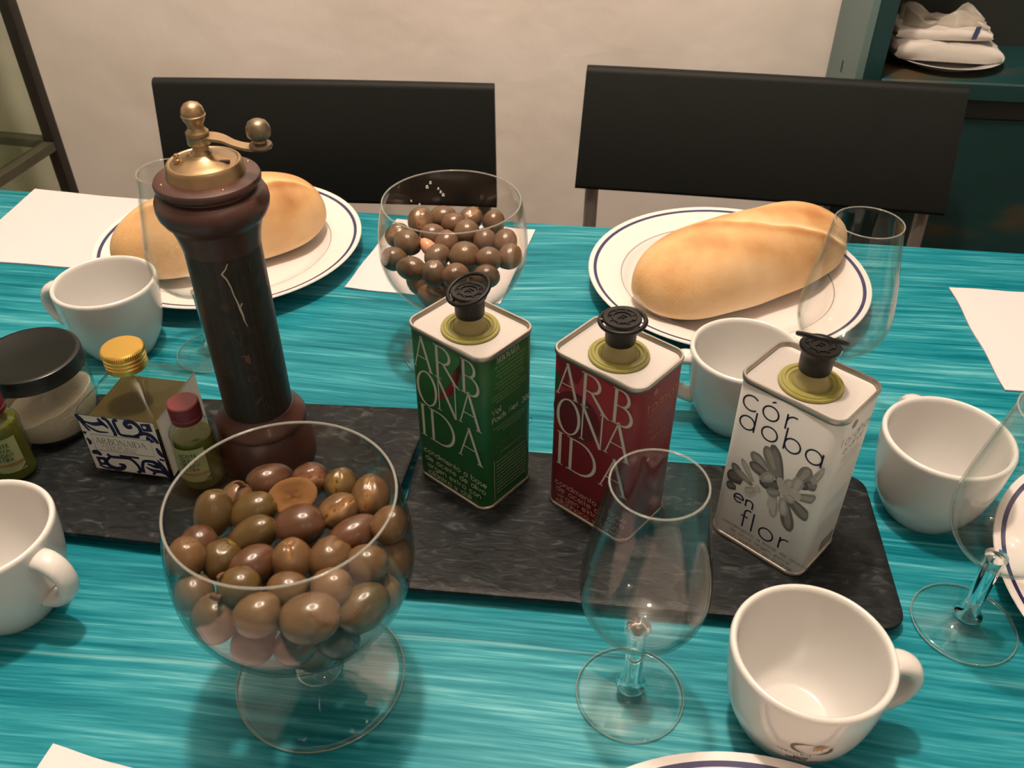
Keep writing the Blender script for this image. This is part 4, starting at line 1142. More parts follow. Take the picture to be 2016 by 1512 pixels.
# lower band
rb([(23.5, 19.6), (30, 19.6), (38, 19.6)], 1.5, 3); rb([(14, 19.6), (17, 17.6), (24, 17.8), (31, 17.6), (35.2, 12), (35.6, 7), (33, 5)], 2.1, 4); rb([(38, 5.6), (38.6, 12), (41, 17), (46, 18)], 1.9, 4)
rb([(16.5, 17.8), (11.5, 13), (13, 8.2), (18, 6.4), (22.6, 7.8), (24.4, 10.6), (20.6, 11.2)], (1.4, 3.0)); rb([(3, 19), (6.4, 20.4), (9.6, 18)], (1.6, 3.4)); pr.poly([(p[0] * MM, p[1] * MM) for p in ((4.4, 15.8), (11.4, 16.4), (12.6, 9), (5, 8))]); rb([(5, 8), (9, 6), (16, 6)], 1.4, 3)
rb([(42, 17), (47.6, 17.6), (51.6, 14.6), (48.4, 13.2), (43, 15)], (1.2, 3.0)); rb([(51, 14.4), (54, 9.6), (57.2, 5.2)], (.7, 1.8)); rb([(41, 11.6), (46, 9), (52, 8.6), (57, 5)], (.8, 2.6)); rb([(44.6, 5.2), (46.6, 7), (47.4, 9)], 1.6, 3); rb([(51.8, 20), (53.6, 16), (56, 10), (57.6, 5)], (.9, 2.2)); pr.poly([(p[0] * MM, p[1] * MM) for p in ((54, 7), (58, 10.6), (58.1, 4.2), (55.6, 4.2))])
rb([(3, 33), (4.4, 30), (3.6, 27)], (1.0, 2.2)); rb([(54, 31.6), (55.4, 27), (57, 23)], (1.0, 2.8)); rb([(2, 38.4), (4, 37.4)], 2.0, 2); rb([(53.6, 21), (57, 20.2)], 1.6, 2); pr.ribbon([(1 * MM, 4.4 * MM), (58 * MM, 4.4 * MM)], .5 * MM)
pr.build('tile_pattern', lf(3), 'tile_blue_ink', lab)
pr = Print()
for a, b in (((50.2, 49.4), 1.3), ((8.2, 12.2), 1.4)): pr.poly(disc(a[0] * MM, a[1] * MM, b * MM, 14))
pr.poly([(7.0 * MM, 22.4 * MM), (51.0 * MM, 22.4 * MM), (51.0 * MM, 37.8 * MM), (7.0 * MM, 37.8 * MM)])
pr.build('name_panel', lf(4), 'label_paper', lab)
pr = Print()
pr.ribbon([(7.4 * MM, 22.8 * MM), (50.6 * MM, 22.8 * MM), (50.6 * MM, 37.4 * MM), (7.4 * MM, 37.4 * MM), (7.4 * MM, 22.8 * MM)], .35 * MM)
serif_word(pr, 'ARBONAIDA', 9.4 * MM, 29.2 * MM, 5.6 * MM, .70)
sans(pr, 'ACEITE DE OLIVA', 13.0 * MM, 26.4 * MM, 1.0 * MM, .26 * MM, 1.0); sans(pr, 'VIRGEN EXTRA', 15.5 * MM, 24.0 * MM, 1.0 * MM, .26 * MM, 1.05)
pr.build('label_lettering', lf(5), 'label_dark_green_ink', lab)
pr = Print()
pr.ribbon([(2.4 * MM, 5 * MM), (2.4 * MM, 53.6 * MM), (57.4 * MM, 53.6 * MM)], .5 * MM)
tiny_rows(pr, [(16, 44, 46.5 - 2.1 * k) for k in range(5)] + [(12, 50, 34 - 2.1 * k) for k in range(5)] + [(16, 50, 20 - 1.8 * k) for k in range(6)], 1.0, .34)
pr.ribbon([(14 * MM, 9 * MM), (14 * MM, 22.6 * MM), (51 * MM, 22.6 * MM)], .35 * MM)
serif_word(pr, 'ARBONAIDA', 18 * MM, 48.6 * MM, 2.6 * MM, .7)
pr.build('side_lettering', ls(3), 'grey_ink', sl)

# ------------------------------------------------------------------ small round oil bottles
def small_bottle(label, x, y, rz, s=1.0, full=True):
    t = thing('miniature_bottle', label, 'bottle', (x, y, TZ + BZ), rz, 'miniature oil bottles with red caps')
    t.scale = (s, s, s)
    prof = [(0, 0), (.0130, 0), (.0145, .0012), (.0150, .0035), (.0148, .0080), (.0143, .0120), (.0143, .0420), (.0145, .0445), (.0146, .0465), (.0138, .0492), (.0116, .0512), (.0092, .0526), (.0080, .0545), (.0076, .0575), (.0076, .0600)]
    finish('glass_body', lathe_mesh('glass_body', prof, 48), 'bottle_glass', t, 40)
    zo = .0490 if full else .0440
    finish('oil', lathe_mesh('oil', [(0, .0040), (.0128, .0040), (.0134, .0070), (.0130, .0120), (.0130, zo - .002), (.0126, zo), (0, zo)], 40), 'green_oil', t, 40)
    finish('red_cap', lathe_mesh('red_cap', [(.0085, .0575), (.0100, .0575), (.0103, .0582), (.0103, .0610), (.0098, .0614), (.0098, .0618), (.0103, .0622), (.0104, .0680), (.0102, .0712), (.0094, .0720), (0, .0720)], 40), 'red_cap_plastic', t, 35)
    lm = lambda k: (lambda u, v: ((.0145 + .00008 * k) * math.sin(u / .0145), -(.0145 + .00008 * k) * math.cos(u / .0145), v))
    def strip(name, u0, u1, v0, v1, mat, k, slant=0.0):
        p = Print(); n_ = 14
        for i in range(n_):
            a, b = u0 + (u1 - u0) * i / n_, u0 + (u1 - u0) * (i + 1) / n_
            p.poly([(a * MM, (v0 + slant * (a - u0)) * MM), (b * MM, (v0 + slant * (b - u0)) * MM), (b * MM, (v1 + slant * (b - u0)) * MM), (a * MM, (v1 + slant * (a - u0)) * MM)])
        return p.build(name, lm(k), mat, t)
    lab_ = strip('label', -13, 13, 12.5, 41.5, 'label_green_paper', 1)
    strip('label_ochre_band', -13, 13, 17.6, 20.2, 'label_ochre_ink', 2, .03).parent = lab_
    p = Print()
    p.poly([(-8 * MM, 17 * MM), (13 * MM, 16.4 * MM), (12.8 * MM, 14.0 * MM), (9 * MM, 12.8 * MM), (4.5 * MM, 14.2 * MM), (0 * MM, 15.6 * MM)])
    p.poly([(-10 * MM, 16 * MM), (-6 * MM, 15.6 * MM), (-1.5 * MM, 12.9 * MM), (-6 * MM, 12.9 * MM)])
    for i, s_ in enumerate(('ACEITE', 'OLIVA', 'VIRGEN', 'EXTRA')):
        h = 1.9
        wd = sans_width(s_, h, .42)
        sans(p, s_, (1.2 - wd / 2) * MM, (34.6 - 4.0 * i) * MM, h * MM, .62 * MM, .42)
    p.build('label_lettering', lm(3), 'label_dark_green_ink', lab_)
    return t
small_bottle('small oil bottle with red cap at the left edge, beside the jar', -0.3500, 0.4580, R(12), 1.0)
small_bottle('small oil bottle with red cap between the square bottle and the olive bowl', -0.2155, 0.4500, R(-8), 1.0, False)

# ------------------------------------------------------------------ jar of salt with black lid
JX, JY = -0.3450, 0.5110
t = thing('lidded_jar', 'round glass jar with a black metal lid at the left edge', 'jar', (JX, JY, TZ + BZ), 0)
finish('glass_body', lathe_mesh('glass_body', [(0, .0), (.0270, 0), (.0300, .0015), (.0325, .0060), (.0345, .0150), (.0352, .0260), (.0350, .0380), (.0342, .0470), (.0325, .0525), (.0318, .0545), (.0318, .0600)], 64), 'bottle_glass', t, 40)
finish('lid', lathe_mesh('lid', [(.0320, .0530), (.0350, .0530), (.0358, .0536), (.0356, .0548), (.0352, .0555), (.0353, .0630), (.0348, .0650), (.0335, .0658), (.0310, .0658), (.0296, .0650), (.0285, .0650), (.0275, .0646), (0, .0640)], 72), 'black_jar_lid', t, 35)
vs, fs = [], []
n_, m_ = 40, 9
prof = [(0, .0035), (.0270, .0035), (.0300, .0070), (.0322, .0140), (.0332, .0200)]
rnd = random.Random(2)
sv = lathe_mesh('salt', prof + [(.0328, .0235), (.0250, .0275), (.0150, .0262), (.0070, .0280), (0, .0285)], 40)
for v in sv.vertices:
    if v.co.z > .021: v.co.z += .010 * (v.co.x / .033) + rnd.uniform(-.0008, .0008)
o = finish('salt', sv, 'coarse_salt', None, 50); o.location = (JX, JY, TZ + BZ)
tag(o, 'pale coarse salt lying in the black-lidded jar', 'salt', None, 'stuff')

# ------------------------------------------------------------------ bread
def loaf(name, label, x, y, z, rz, L, W, Hh, seed, twist, groove):
    rnd = random.Random(seed)
    nu, nv = 140, 160
    vs, fs, bake = [], [], []
    ph = [rnd.uniform(0, 6.28) for _ in range(6)]
    for i in range(nu + 1):
        s = -math.cos(PI * i / nu)
        e = max(0.0, 1 - abs(s) ** 3.3) ** (1 / 2.0)
        taper = 1 - .10 * s * twist
        for k in range(nv):
            a = 2 * PI * k / nv
            ca, sa = math.cos(a), math.sin(a)
            py = W / 2 * math.copysign(abs(ca) ** .86, ca)
            pz = Hh * .62 * abs(sa) ** .92 if sa > 0 else -Hh * .38 * abs(sa) ** .55
            # diagonal score: two lobes that overlap along an S-shaped seam
            seam = math.pi / 2 + .22 + groove * (s * 1.05) + .12 * math.sin(4 * s + ph[0])
            d = a - seam
            amp = math.exp(-((s - .12) / .68) ** 6)
            stp = 1 / (1 + math.exp(-max(-30, min(30, (d - .02 - .02 * math.sin(23 * s)) / .018))))
            cut = stp * .18 * math.exp(-max(0, d) / .50) - .085 * math.exp(-((d + .10) / .13) ** 2) + .02 * math.sin(9 * s + 3) * math.exp(-(d / .2) ** 2)
            bump = 1 + amp * cut + .012 * math.sin(3 * a + 5 * s + ph[1]) + .010 * math.sin(7 * s + 2 * a + ph[2]) + .006 * math.sin(13 * s - 4 * a + ph[3])
            vs.append((s * L / 2 * (1 + .010 * e * math.sin(2 * a + ph[4])), py * e * taper * bump, (pz * e * taper * bump) + .38 * Hh))
            b = .42 + .20 * sa - .55 * amp * math.exp(-((d + .08) / .13) ** 2) + .34 * amp * math.exp(-((d - .14) / .12) ** 2) - .22 * amp * math.exp(-((d - .02) / .03) ** 2) + .10 * math.sin(5 * s + a + ph[5]) + .22 * amp * math.exp(-((abs(d) - .62) / .30) ** 2)
            b -= .30 * max(0.0, -sa + .15)
            b += .15 * abs(s) ** 4
            bake.append(min(1, max(0, b)))
    for i in range(nu):
        for k in range(nv):
            j = (k + 1) % nv
            fs.append((i * nv + k, i * nv + j, (i + 1) * nv + j, (i + 1) * nv + k))
    me = mesh(name, vs, fs)
    at = me.attributes.new('bake', 'FLOAT', 'POINT'); at.data.foreach_set('value', bake)
    bm = bmesh.new(); bm.from_mesh(me)
    bmesh.ops.remove_doubles(bm, verts=bm.verts[:], dist=1e-5); bmesh.ops.recalc_face_normals(bm, faces=bm.faces[:])
    bm.to_mesh(me); bm.free()
    o = finish(name, me, 'bread_crust', None, 0)
    for p in me.polygons: p.use_smooth = True
    o.location = (x, y, TZ + z); o.rotation_euler = (0, 0, rz)
    return tag(o, label, 'bread')
loaf('bread_loaf', 'golden bread roll behind the pepper mill on the left plate', -0.281, 0.772, .0060, R(31), .208, .084, .074, 4, -.4, .25)
loaf('bread_loaf', 'golden whole loaf with a diagonal split on the right plate', 0.2130, 0.7130, .0060, R(29), .236, .090, .072, 9, .6, 1.35)

# ------------------------------------------------------------------ paper napkins
def napkin(label, c, lift=(0, 0, 0, 0), seed=1):
    """c: four corners on the table in order; two paper layers with soft waves."""
    rnd = random.Random(seed)
    n = 18
    vs, fs = [], []
    ox = sum(p[0] for p in c) / 4; oy = sum(p[1] for p in c) / 4
    for layer in range(2):
        for i in range(n + 1):
            for j in range(n + 1):
                u, v = i / n, j / n
                w = ((1 - u) * (1 - v), u * (1 - v), u * v, (1 - u) * v)
                x = sum(w[k] * c[k][0] for k in range(4)) - ox; y = sum(w[k] * c[k][1] for k in range(4)) - oy
                e = min(u, v, 1 - u, 1 - v)
                wob = .0008 * math.sin(17 * u + seed) * math.sin(13 * v + 2 * seed) * (1 if e < .02 else 0)
                z = sum(w[k] ** 2 * lift[k] for k in range(4)) + .0003 * math.sin(9 * u + seed) * math.sin(7 * v + seed) + .0004
                vs.append((x + wob, y + wob, z + layer * .0011))
    m = (n + 1) ** 2
    for i in range(n):
        for j in range(n):
            a = i * (n + 1) + j
            q = (a, a + n + 1, a + n + 2, a + 1)
            fs.append(tuple(reversed(q))); fs.append(tuple(k + m for k in q))
    edge = [i * (n + 1) for i in range(n + 1)] + [n * (n + 1) + j for j in range(1, n + 1)] + [i * (n + 1) + n for i in range(n - 1, -1, -1)] + [j for j in range(n - 1, 0, -1)]
    for a, b in zip(edge, edge[1:] + edge[:1]): fs.append((a, b, b + m, a + m))
    o = finish('paper_napkin', mesh('paper_napkin', vs, fs), 'paper_napkin', None, 40)
    o.location = (ox, oy, TZ)
    return tag(o, label, 'napkin', 'white paper napkins')
napkin('white paper napkin lying flat at the far left corner of the table', [(-.556, .776), (-.392, .752), (-.376, .898), (-.5385, .9255)], (0, 0, .001, .003), 3)
napkin('white paper napkin lying just behind the far glass bowl of olives', [(-.1594, .721), (-.0108, .693), (.0246, .8354), (-.124, .858)], (0, 0, 0, 0), 5)
napkin('white paper napkin lying on the table at the right edge of the picture', [(.4002, .5645), (.556, .546), (.572, .702), (.4153, .721)], (0, 0, 0, 0), 8)
napkin('white paper napkin just showing in the bottom left corner', [(-.2710, .1130), (-.122, .075), (-.0985, .2150), (-.2478, .2573)], (0, 0, 0, 0), 11)

# ------------------------------------------------------------------ plate and wrapped packs on the cabinet shelf
SHZ = SH - TZ
px_, py_ = along(CX, CY, .118, .080)
china_plate('small white plate on the cabinet shelf under wrapped white packs', px_, py_, 0, .068, SHZ, 'side_plate', 'white_porcelain')
def pack(label, u, v, z, rz, L, W, Hh, seed, tilt):
    rnd = random.Random(seed)
    x, y = along(CX, CY, u, v)
    t = thing('wrapped_pack', label, 'package', (x, y, TZ + z), TA + rz)
    bm = bmesh.new(); bmesh.ops.create_cube(bm, size=1.0)
    bmesh.ops.subdivide_edges(bm, edges=bm.edges[:], cuts=9, use_grid_fill=True)
    ph = [rnd.uniform(0, 6) for _ in range(8)]
    for vt in bm.verts:
        c = vt.co * 2
        k = (1 - .10 * (c.x ** 4 + c.y ** 4) / 2 * abs(c.z) ** 2)
        wv = 1 + .05 * math.sin(5 * c.x + ph[0]) * math.sin(4 * c.y + ph[1]) + .05 * math.sin(11 * c.x + 7 * c.y + ph[2]) + .04 * math.sin(19 * c.x - 5 * c.y)
        vt.co = Vector((c.x * L / 2 * k * (1 + .02 * math.sin(6 * c.z + 9 * c.y)), c.y * W / 2 * k, (c.z * .5 + .5) * Hh * wv * (1 - .12 * c.x ** 2)))
    me = bpy.data.meshes.new('pack_body'); bm.to_mesh(me); bm.free()
    body = finish('pack_body', me, 'plastic_wrap_white', t, 50)
    body.rotation_euler = (0, tilt, 0)
    # loose crinkled film standing up from the pack
    for f_ in range(2 if seed > 5 else 0):
        vs, fs = [], []
        nx, ny = 14, 5
        for i in range(nx + 1):
            for j in range(ny + 1):
                a = i / nx * 2 - 1
                zf = Hh * .85 + j / ny * (.013 + .008 * math.sin(5 * a + ph[3 + f_])) 
                vs.append((a * L * .44, (.004 + .018 * f_) * (1 - 2 * f_) + .006 * math.sin(7 * a + ph[5]) + .010 * j / ny * math.sin(4 * a + ph[6 + f_]), zf))
        for i in range(nx):
            for j in range(ny):
                a = i * (ny + 1) + j
                fs.append((a, a + ny + 1, a + ny + 2, a + 1))
        fo = finish('wrapping_film', mesh('wrapping_film', vs, fs), 'clear_film', t, 60)
        sm = fo.modifiers.new('thick', 'SOLIDIFY'); sm.thickness = .0004
    if seed < 5: return t
    p = Print(); p.poly([(-.003, 0), (.003, .001), (.0045, .016), (-.001, .015)])
    p.build('blue_print', lambda a, b: (L * .30 + a, -W / 2 * .97 - .0015, Hh * .25 + b), 'blue_print', t)
    return t
pack('lower white plastic-wrapped pack lying on the small shelf plate', .108, .078, SHZ + .0115, R(2), .124, .086, .020, 4, R(2))
pack('upper crumpled white plastic-wrapped pack with loose film, top of the shelf plate', .106, .084, SHZ + .0330, R(-5), .108, .074, .012, 9, R(-2))

# ------------------------------------------------------------------ olives
def olive_mesh(kind, seed):
    rnd = random.Random(seed)
    nu, nv = 22, 28
    vs, cut = [], []
    ph = [rnd.uniform(0, 6.28) for _ in range(4)]
    for i in range(nu + 1):
        th = PI * i / nu
        for k in range(nv):
            a = 2 * PI * k / nv
            x, rr = math.cos(th), math.sin(th)
            f = 1 + .02 * math.sin(2 * a + ph[0]) + .02 * math.sin(3 * th + a + ph[1])
            c = .12 + .10 * math.sin(a + ph[2]) + .06 * math.sin(3 * th + ph[3])
            if kind in ('n', 't', 's') and x > .93: f *= 1 - .10 * ((x - .93) / .07) * (1.6 if kind == 'n' else .8); c += .5 * max(0, (x - .965) / .035) if kind == 'n' else 0
            if kind == 'n':                       # notch where the stalk was pulled
                d = abs(((a - 1.57 + PI) % (2 * PI)) - PI)
                if x > .45: q = math.exp(-(d / .22) ** 2) * min(1, (x - .45) / .2); f *= 1 - .10 * q; c += .35 * q
            if kind == 'c':                       # split skin along one side
                wob = .12 * math.sin(6 * th + ph[1])
                d = abs(((a - 1.57 - wob + PI) % (2 * PI)) - PI)
                if .35 < th < 2.7:
                    q = math.exp(-(d / .13) ** 2); e = math.exp(-((d - .30) / .16) ** 2)
                    f *= 1 - .17 * q + .035 * e; c += .85 * q + .30 * e
            vs.append((x * f, rr * math.cos(a) * f, rr * math.sin(a) * f)); cut.append(min(1, max(0, c)))
    fs = []
    for i in range(nu):
        for k in range(nv):
            j = (k + 1) % nv
            fs.append((i * nv + k, (i + 1) * nv + k, (i + 1) * nv + j, i * nv + j))
    me = mesh('olive', vs, fs)
    at = me.attributes.new('cut', 'FLOAT', 'POINT'); at.data.foreach_set('value', cut)
    bm = bmesh.new(); bm.from_mesh(me)
    bmesh.ops.remove_doubles(bm, verts=bm.verts[:], dist=1e-4); bmesh.ops.recalc_face_normals(bm, faces=bm.faces[:])
    bm.to_mesh(me); bm.free()
    for p in me.polygons: p.use_smooth = True
    return me
def half_olive_mesh():
    """Bitten half: hollow flesh cup, skin outside."""
    nu, nv = 14, 28
    vs, cut = [], []
    rnd = random.Random(7)
    for i in range(nu + 1):                       # outer shell from the bottom up to the rim, then down into the hollow
        t_ = i / nu
        for k in range(nv):
            a = 2 * PI * k / nv
            if t_ < .6: th = PI - (t_ / .6) * PI / 2; rr, z = math.sin(th), math.cos(th)
            else: q = (t_ - .6) / .4; rr, z = 1 - q, .10 * (1 - q) - .35 * math.sin(q * PI / 2) + .03 * math.sin(4 * a + 1)
            jit = 1 + .05 * math.sin(2 * a + 1) + rnd.uniform(-.02, .02) * (1 if t_ >= .55 else 0)
            vs.append((rr * math.cos(a) * jit, rr * math.sin(a) * jit * .8, z)); cut.append(0.6 if t_ < .5 else (0.0 if t_ < .8 else .5))
    fs = []
    for i in range(nu):
        for k in range(nv):
            j = (k + 1) % nv
            fs.append((i * nv + k, i * nv + j, (i + 1) * nv + j, (i + 1) * nv + k))
    me = mesh('half_olive', vs, fs)
    at = me.attributes.new('cut', 'FLOAT', 'POINT'); at.data.foreach_set('value', cut)
    bm = bmesh.new(); bm.from_mesh(me); bmesh.ops.remove_doubles(bm, verts=bm.verts[:], dist=1e-4); bmesh.ops.recalc_face_normals(bm, faces=bm.faces[:]); bm.to_mesh(me); bm.free()
    for p in me.polygons: p.use_smooth = True
    return me
OLV = {}
def olive_data(kind, col, var):
    key = (kind, col, var)
    if key not in OLV:
        me = olive_mesh(kind, var * 7 + len(OLV)); me.materials.append(MATS['olive_skin_%d' % col]); OLV[key] = me
    return OLV[key]
def put_olive(rec, idx, label, group):
    kind, col, vis, x, y, z, A, B, ax, ay, az = rec
    if kind == 'g':
        o = finish('garlic_clove', lathe_mesh('garlic_clove', [tuple(p) if i else (0, -1) for i, p in enumerate([(0, -1), (.45, -.85), (.85, -.4), (1, 0), (.8, .45), (.4, .85), (0, 1)])], 20), 'garlic_flesh', None, 0)
        for p in o.data.polygons: p.use_smooth = True
        o.scale = (B, B, A)
        q = Vector((ax, ay, az)).to_track_quat('Z', 'Y')
        cat = 'garlic'
    elif kind == 'h':
        o = finish('bitten_olive', half_olive_mesh(), 'olive_flesh', None, 0)
        for p in o.data.polygons: p.use_smooth = True
        o.scale = (A, A, B * 1.1)
        q = Euler((R(30), R(-4), R(8))).to_quaternion(); z += .0035
        cat = 'olive'
    else:
        o = bpy.data.objects.new('olive', olive_data(kind, col, idx % 3)); COL.objects.link(o)
        o.scale = (A * 1.12, B * 1.12, B * 1.12)
        X = Vector((ax, ay, az)).normalized()
        if kind in ('n', 't') and X.z < 0: X = -X
        # turn the split or notch (local z side) up and towards the viewer
        upv = Vector((0.1 * math.sin(idx * 2.1), -.55, .8))
        Zv = (upv - X * upv.dot(X)).normalized(); Yv = Zv.cross(X)
        q = Matrix((X, Yv, Zv)).transposed().to_quaternion()
        cat = 'olive'
    o.rotation_mode = 'QUATERNION'; o.rotation_quaternion = q
    o.location = (x, y, TZ + z)
    tag(o, label, cat, group)
    if kind == 't':                               # dry stalk, built in world size and parented
        L = .012
        pth = spline([(0.86, 0, .1), (1.10, .08, .55), (1.30, -.05, 1.15), (1.55, .10, 1.75)], 4)
        st = finish('stalk', tube_mesh('stalk', [(p.x, p.y, p.z) for p in pth], [.13 - .004 * i for i in range(len(pth))], 8), 'olive_stem', o, 60)
    return o
NEAR_OLIVES = [('s', 1, 1, -0.1541, 0.32, 0.1139, 0.0122, 0.0093, 0.17, 0.47, 0.86),
 ('s', 2, 1, -0.1465, 0.3347, 0.1088, 0.0095, 0.0085, 0.5, 0.5, 0.71),
 ('t', 3, 1, -0.1311, 0.3456, 0.1124, 0.0113, 0.0085, 0.89, 0.45, -0.05),
 ('c', 3, 1, -0.109, 0.347, 0.1117, 0.0095, 0.0085, 0.99, 0.13, -0.1),
 ('h', 4, 1, -0.116, 0.3321, 0.1115, 0.013, 0.0085, 0.92, -0.35, 0.17),
 ('s', 1, 1, -0.1348, 0.3229, 0.1121, 0.0119, 0.0085, 0.87, 0.31, 0.39),
 ('s', 1, 1, -0.131, 0.3071, 0.1117, 0.0124, 0.0085, 0.86, 0.18, 0.48),
 ('s', 3, 1, -0.109, 0.3136, 0.1119, 0.0126, 0.0099, 0.98, 0.16, 0.14),
 ('c', 1, 1, -0.0917, 0.3419, 0.112, 0.0095, 0.0085, 0.0, 0.28, 0.96),
 ('c', 2, 1, -0.0755, 0.3343, 0.1111, 0.0112, 0.0094, 0.17, 0.65, 0.74),
 ('c', 2, 1, -0.0903, 0.3232, 0.1122, 0.01, 0.0085, 0.82, 0.4, 0.41),
 ('s', 3, 1, -0.0803, 0.3096, 0.1097, 0.0126, 0.0085, 0.84, 0.53, 0.08),
 ('n', 1, 1, -0.1439, 0.2926, 0.1098, 0.0099, 0.0092, 0.5, 0.59, 0.63),
 ('s', 3, 1, -0.1579, 0.302, 0.1108, 0.0095, 0.0085, 0.76, 0.49, 0.42),
 ('s', 2, 1, -0.1579, 0.2871, 0.1179, 0.0095, 0.0087, 0.32, 0.27, 0.91),
 ('t', 3, 1, -0.1264, 0.2877, 0.1111, 0.0111, 0.0091, 0.79, 0.61, -0.01),
 ('n', 2, 1, -0.1075, 0.2893, 0.1119, 0.0117, 0.0094, -0.08, 0.21, 0.97),
 ('n', 2, 1, -0.0894, 0.2914, 0.1121, 0.0104, 0.0095, 0.48, 0.72, 0.49),
 ('s', 2, 1, -0.0708, 0.2889, 0.1119, 0.0095, 0.0085, 1.0, -0.06, 0.05),
 ('s', 2, 1, -0.0604, 0.3032, 0.0978, 0.0122, 0.0085, 0.09, 0.43, 0.9),
 ('s', 2, 1, -0.0617, 0.31, 0.1165, 0.0095, 0.0085, 0.76, 0.26, 0.6),
 ('t', 2, 1, -0.1402, 0.2626, 0.1034, 0.0113, 0.0104, 0.49, 0.4, 0.77),
 ('s', 2, 1, -0.1175, 0.258, 0.1116, 0.0107, 0.0093, 0.94, 0.28, 0.21),
 ('s', 2, 1, -0.0932, 0.2562, 0.1117, 0.0131, 0.0108, 0.98, 0.09, 0.15),
 ('s', 1, 1, -0.0718, 0.2704, 0.101, 0.0129, 0.0101, 0.81, 0.56, 0.15),
 ('s', 2, 1, -0.0862, 0.2738, 0.1121, 0.0095, 0.0085, 0.9, -0.23, 0.38),
 ('s', 1, 1, -0.1285, 0.2708, 0.1161, 0.0095, 0.0085, 1.0, -0.0, 0.0),
 ('s', 2, 1, -0.1064, 0.2721, 0.1117, 0.0095, 0.0085, 0.98, -0.17, 0.13),
 ('s', 2, 1, -0.1535, 0.2749, 0.1058, 0.0095, 0.0085, 0.0, 0.76, 0.66),
 ('s', 2, 1, -0.0642, 0.2864, 0.0907, 0.0095, 0.0085, 0.44, 0.1, 0.89),
 ('s', 0, 1, -0.1019, 0.2538, 0.0942, 0.0095, 0.0085, 0.94, 0.14, 0.32),
 ('s', 0, 1, -0.1231, 0.2557, 0.0915, 0.0095, 0.0085, 1.0, 0.04, -0.03),
 ('s', 0, 1, -0.0849, 0.2659, 0.0812, 0.0095, 0.0085, 0.94, -0.27, 0.21),
 ('s', 2, 0, -0.1033, 0.2683, 0.0735, 0.0122, 0.0102, -0.72, -0.18, 0.67),
 ('s', 2, 0, -0.1087, 0.3016, 0.0817, 0.0129, 0.0099, 0.56, 0.44, 0.7),
 ('s', 2, 0, -0.1193, 0.3327, 0.0756, 0.0119, 0.0096, -0.31, -0.5, 0.81),
 ('s', 2, 0, -0.1228, 0.2985, 0.0641, 0.0125, 0.0101, 0.86, -0.37, 0.36),
 ('s', 2, 0, -0.1046, 0.2859, 0.0637, 0.0118, 0.0098, 0.73, -0.5, 0.47),
 ('s', 3, 0, -0.1399, 0.3036, 0.0733, 0.012, 0.0101, -0.46, 0.22, -0.86),
 ('s', 3, 0, -0.0997, 0.3045, 0.0642, 0.0122, 0.0096, 0.09, 0.5, 0.86),
 ('s', 2, 0, -0.0856, 0.2879, 0.0702, 0.0127, 0.0099, 0.49, 0.64, -0.6),
 ('s', 1, 0, -0.0834, 0.3113, 0.0726, 0.0121, 0.0098, -0.55, -0.17, 0.81),
 ('s', 3, 0, -0.0979, 0.3235, 0.0708, 0.0127, 0.0097, 0.5, -0.04, -0.87),
 ('s', 2, 0, -0.1151, 0.3161, 0.0663, 0.0122, 0.0104, -0.17, 0.1, 0.98),
 ('s', 3, 0, -0.1327, 0.2831, 0.0707, 0.0126, 0.0104, -0.49, 0.74, 0.46)]
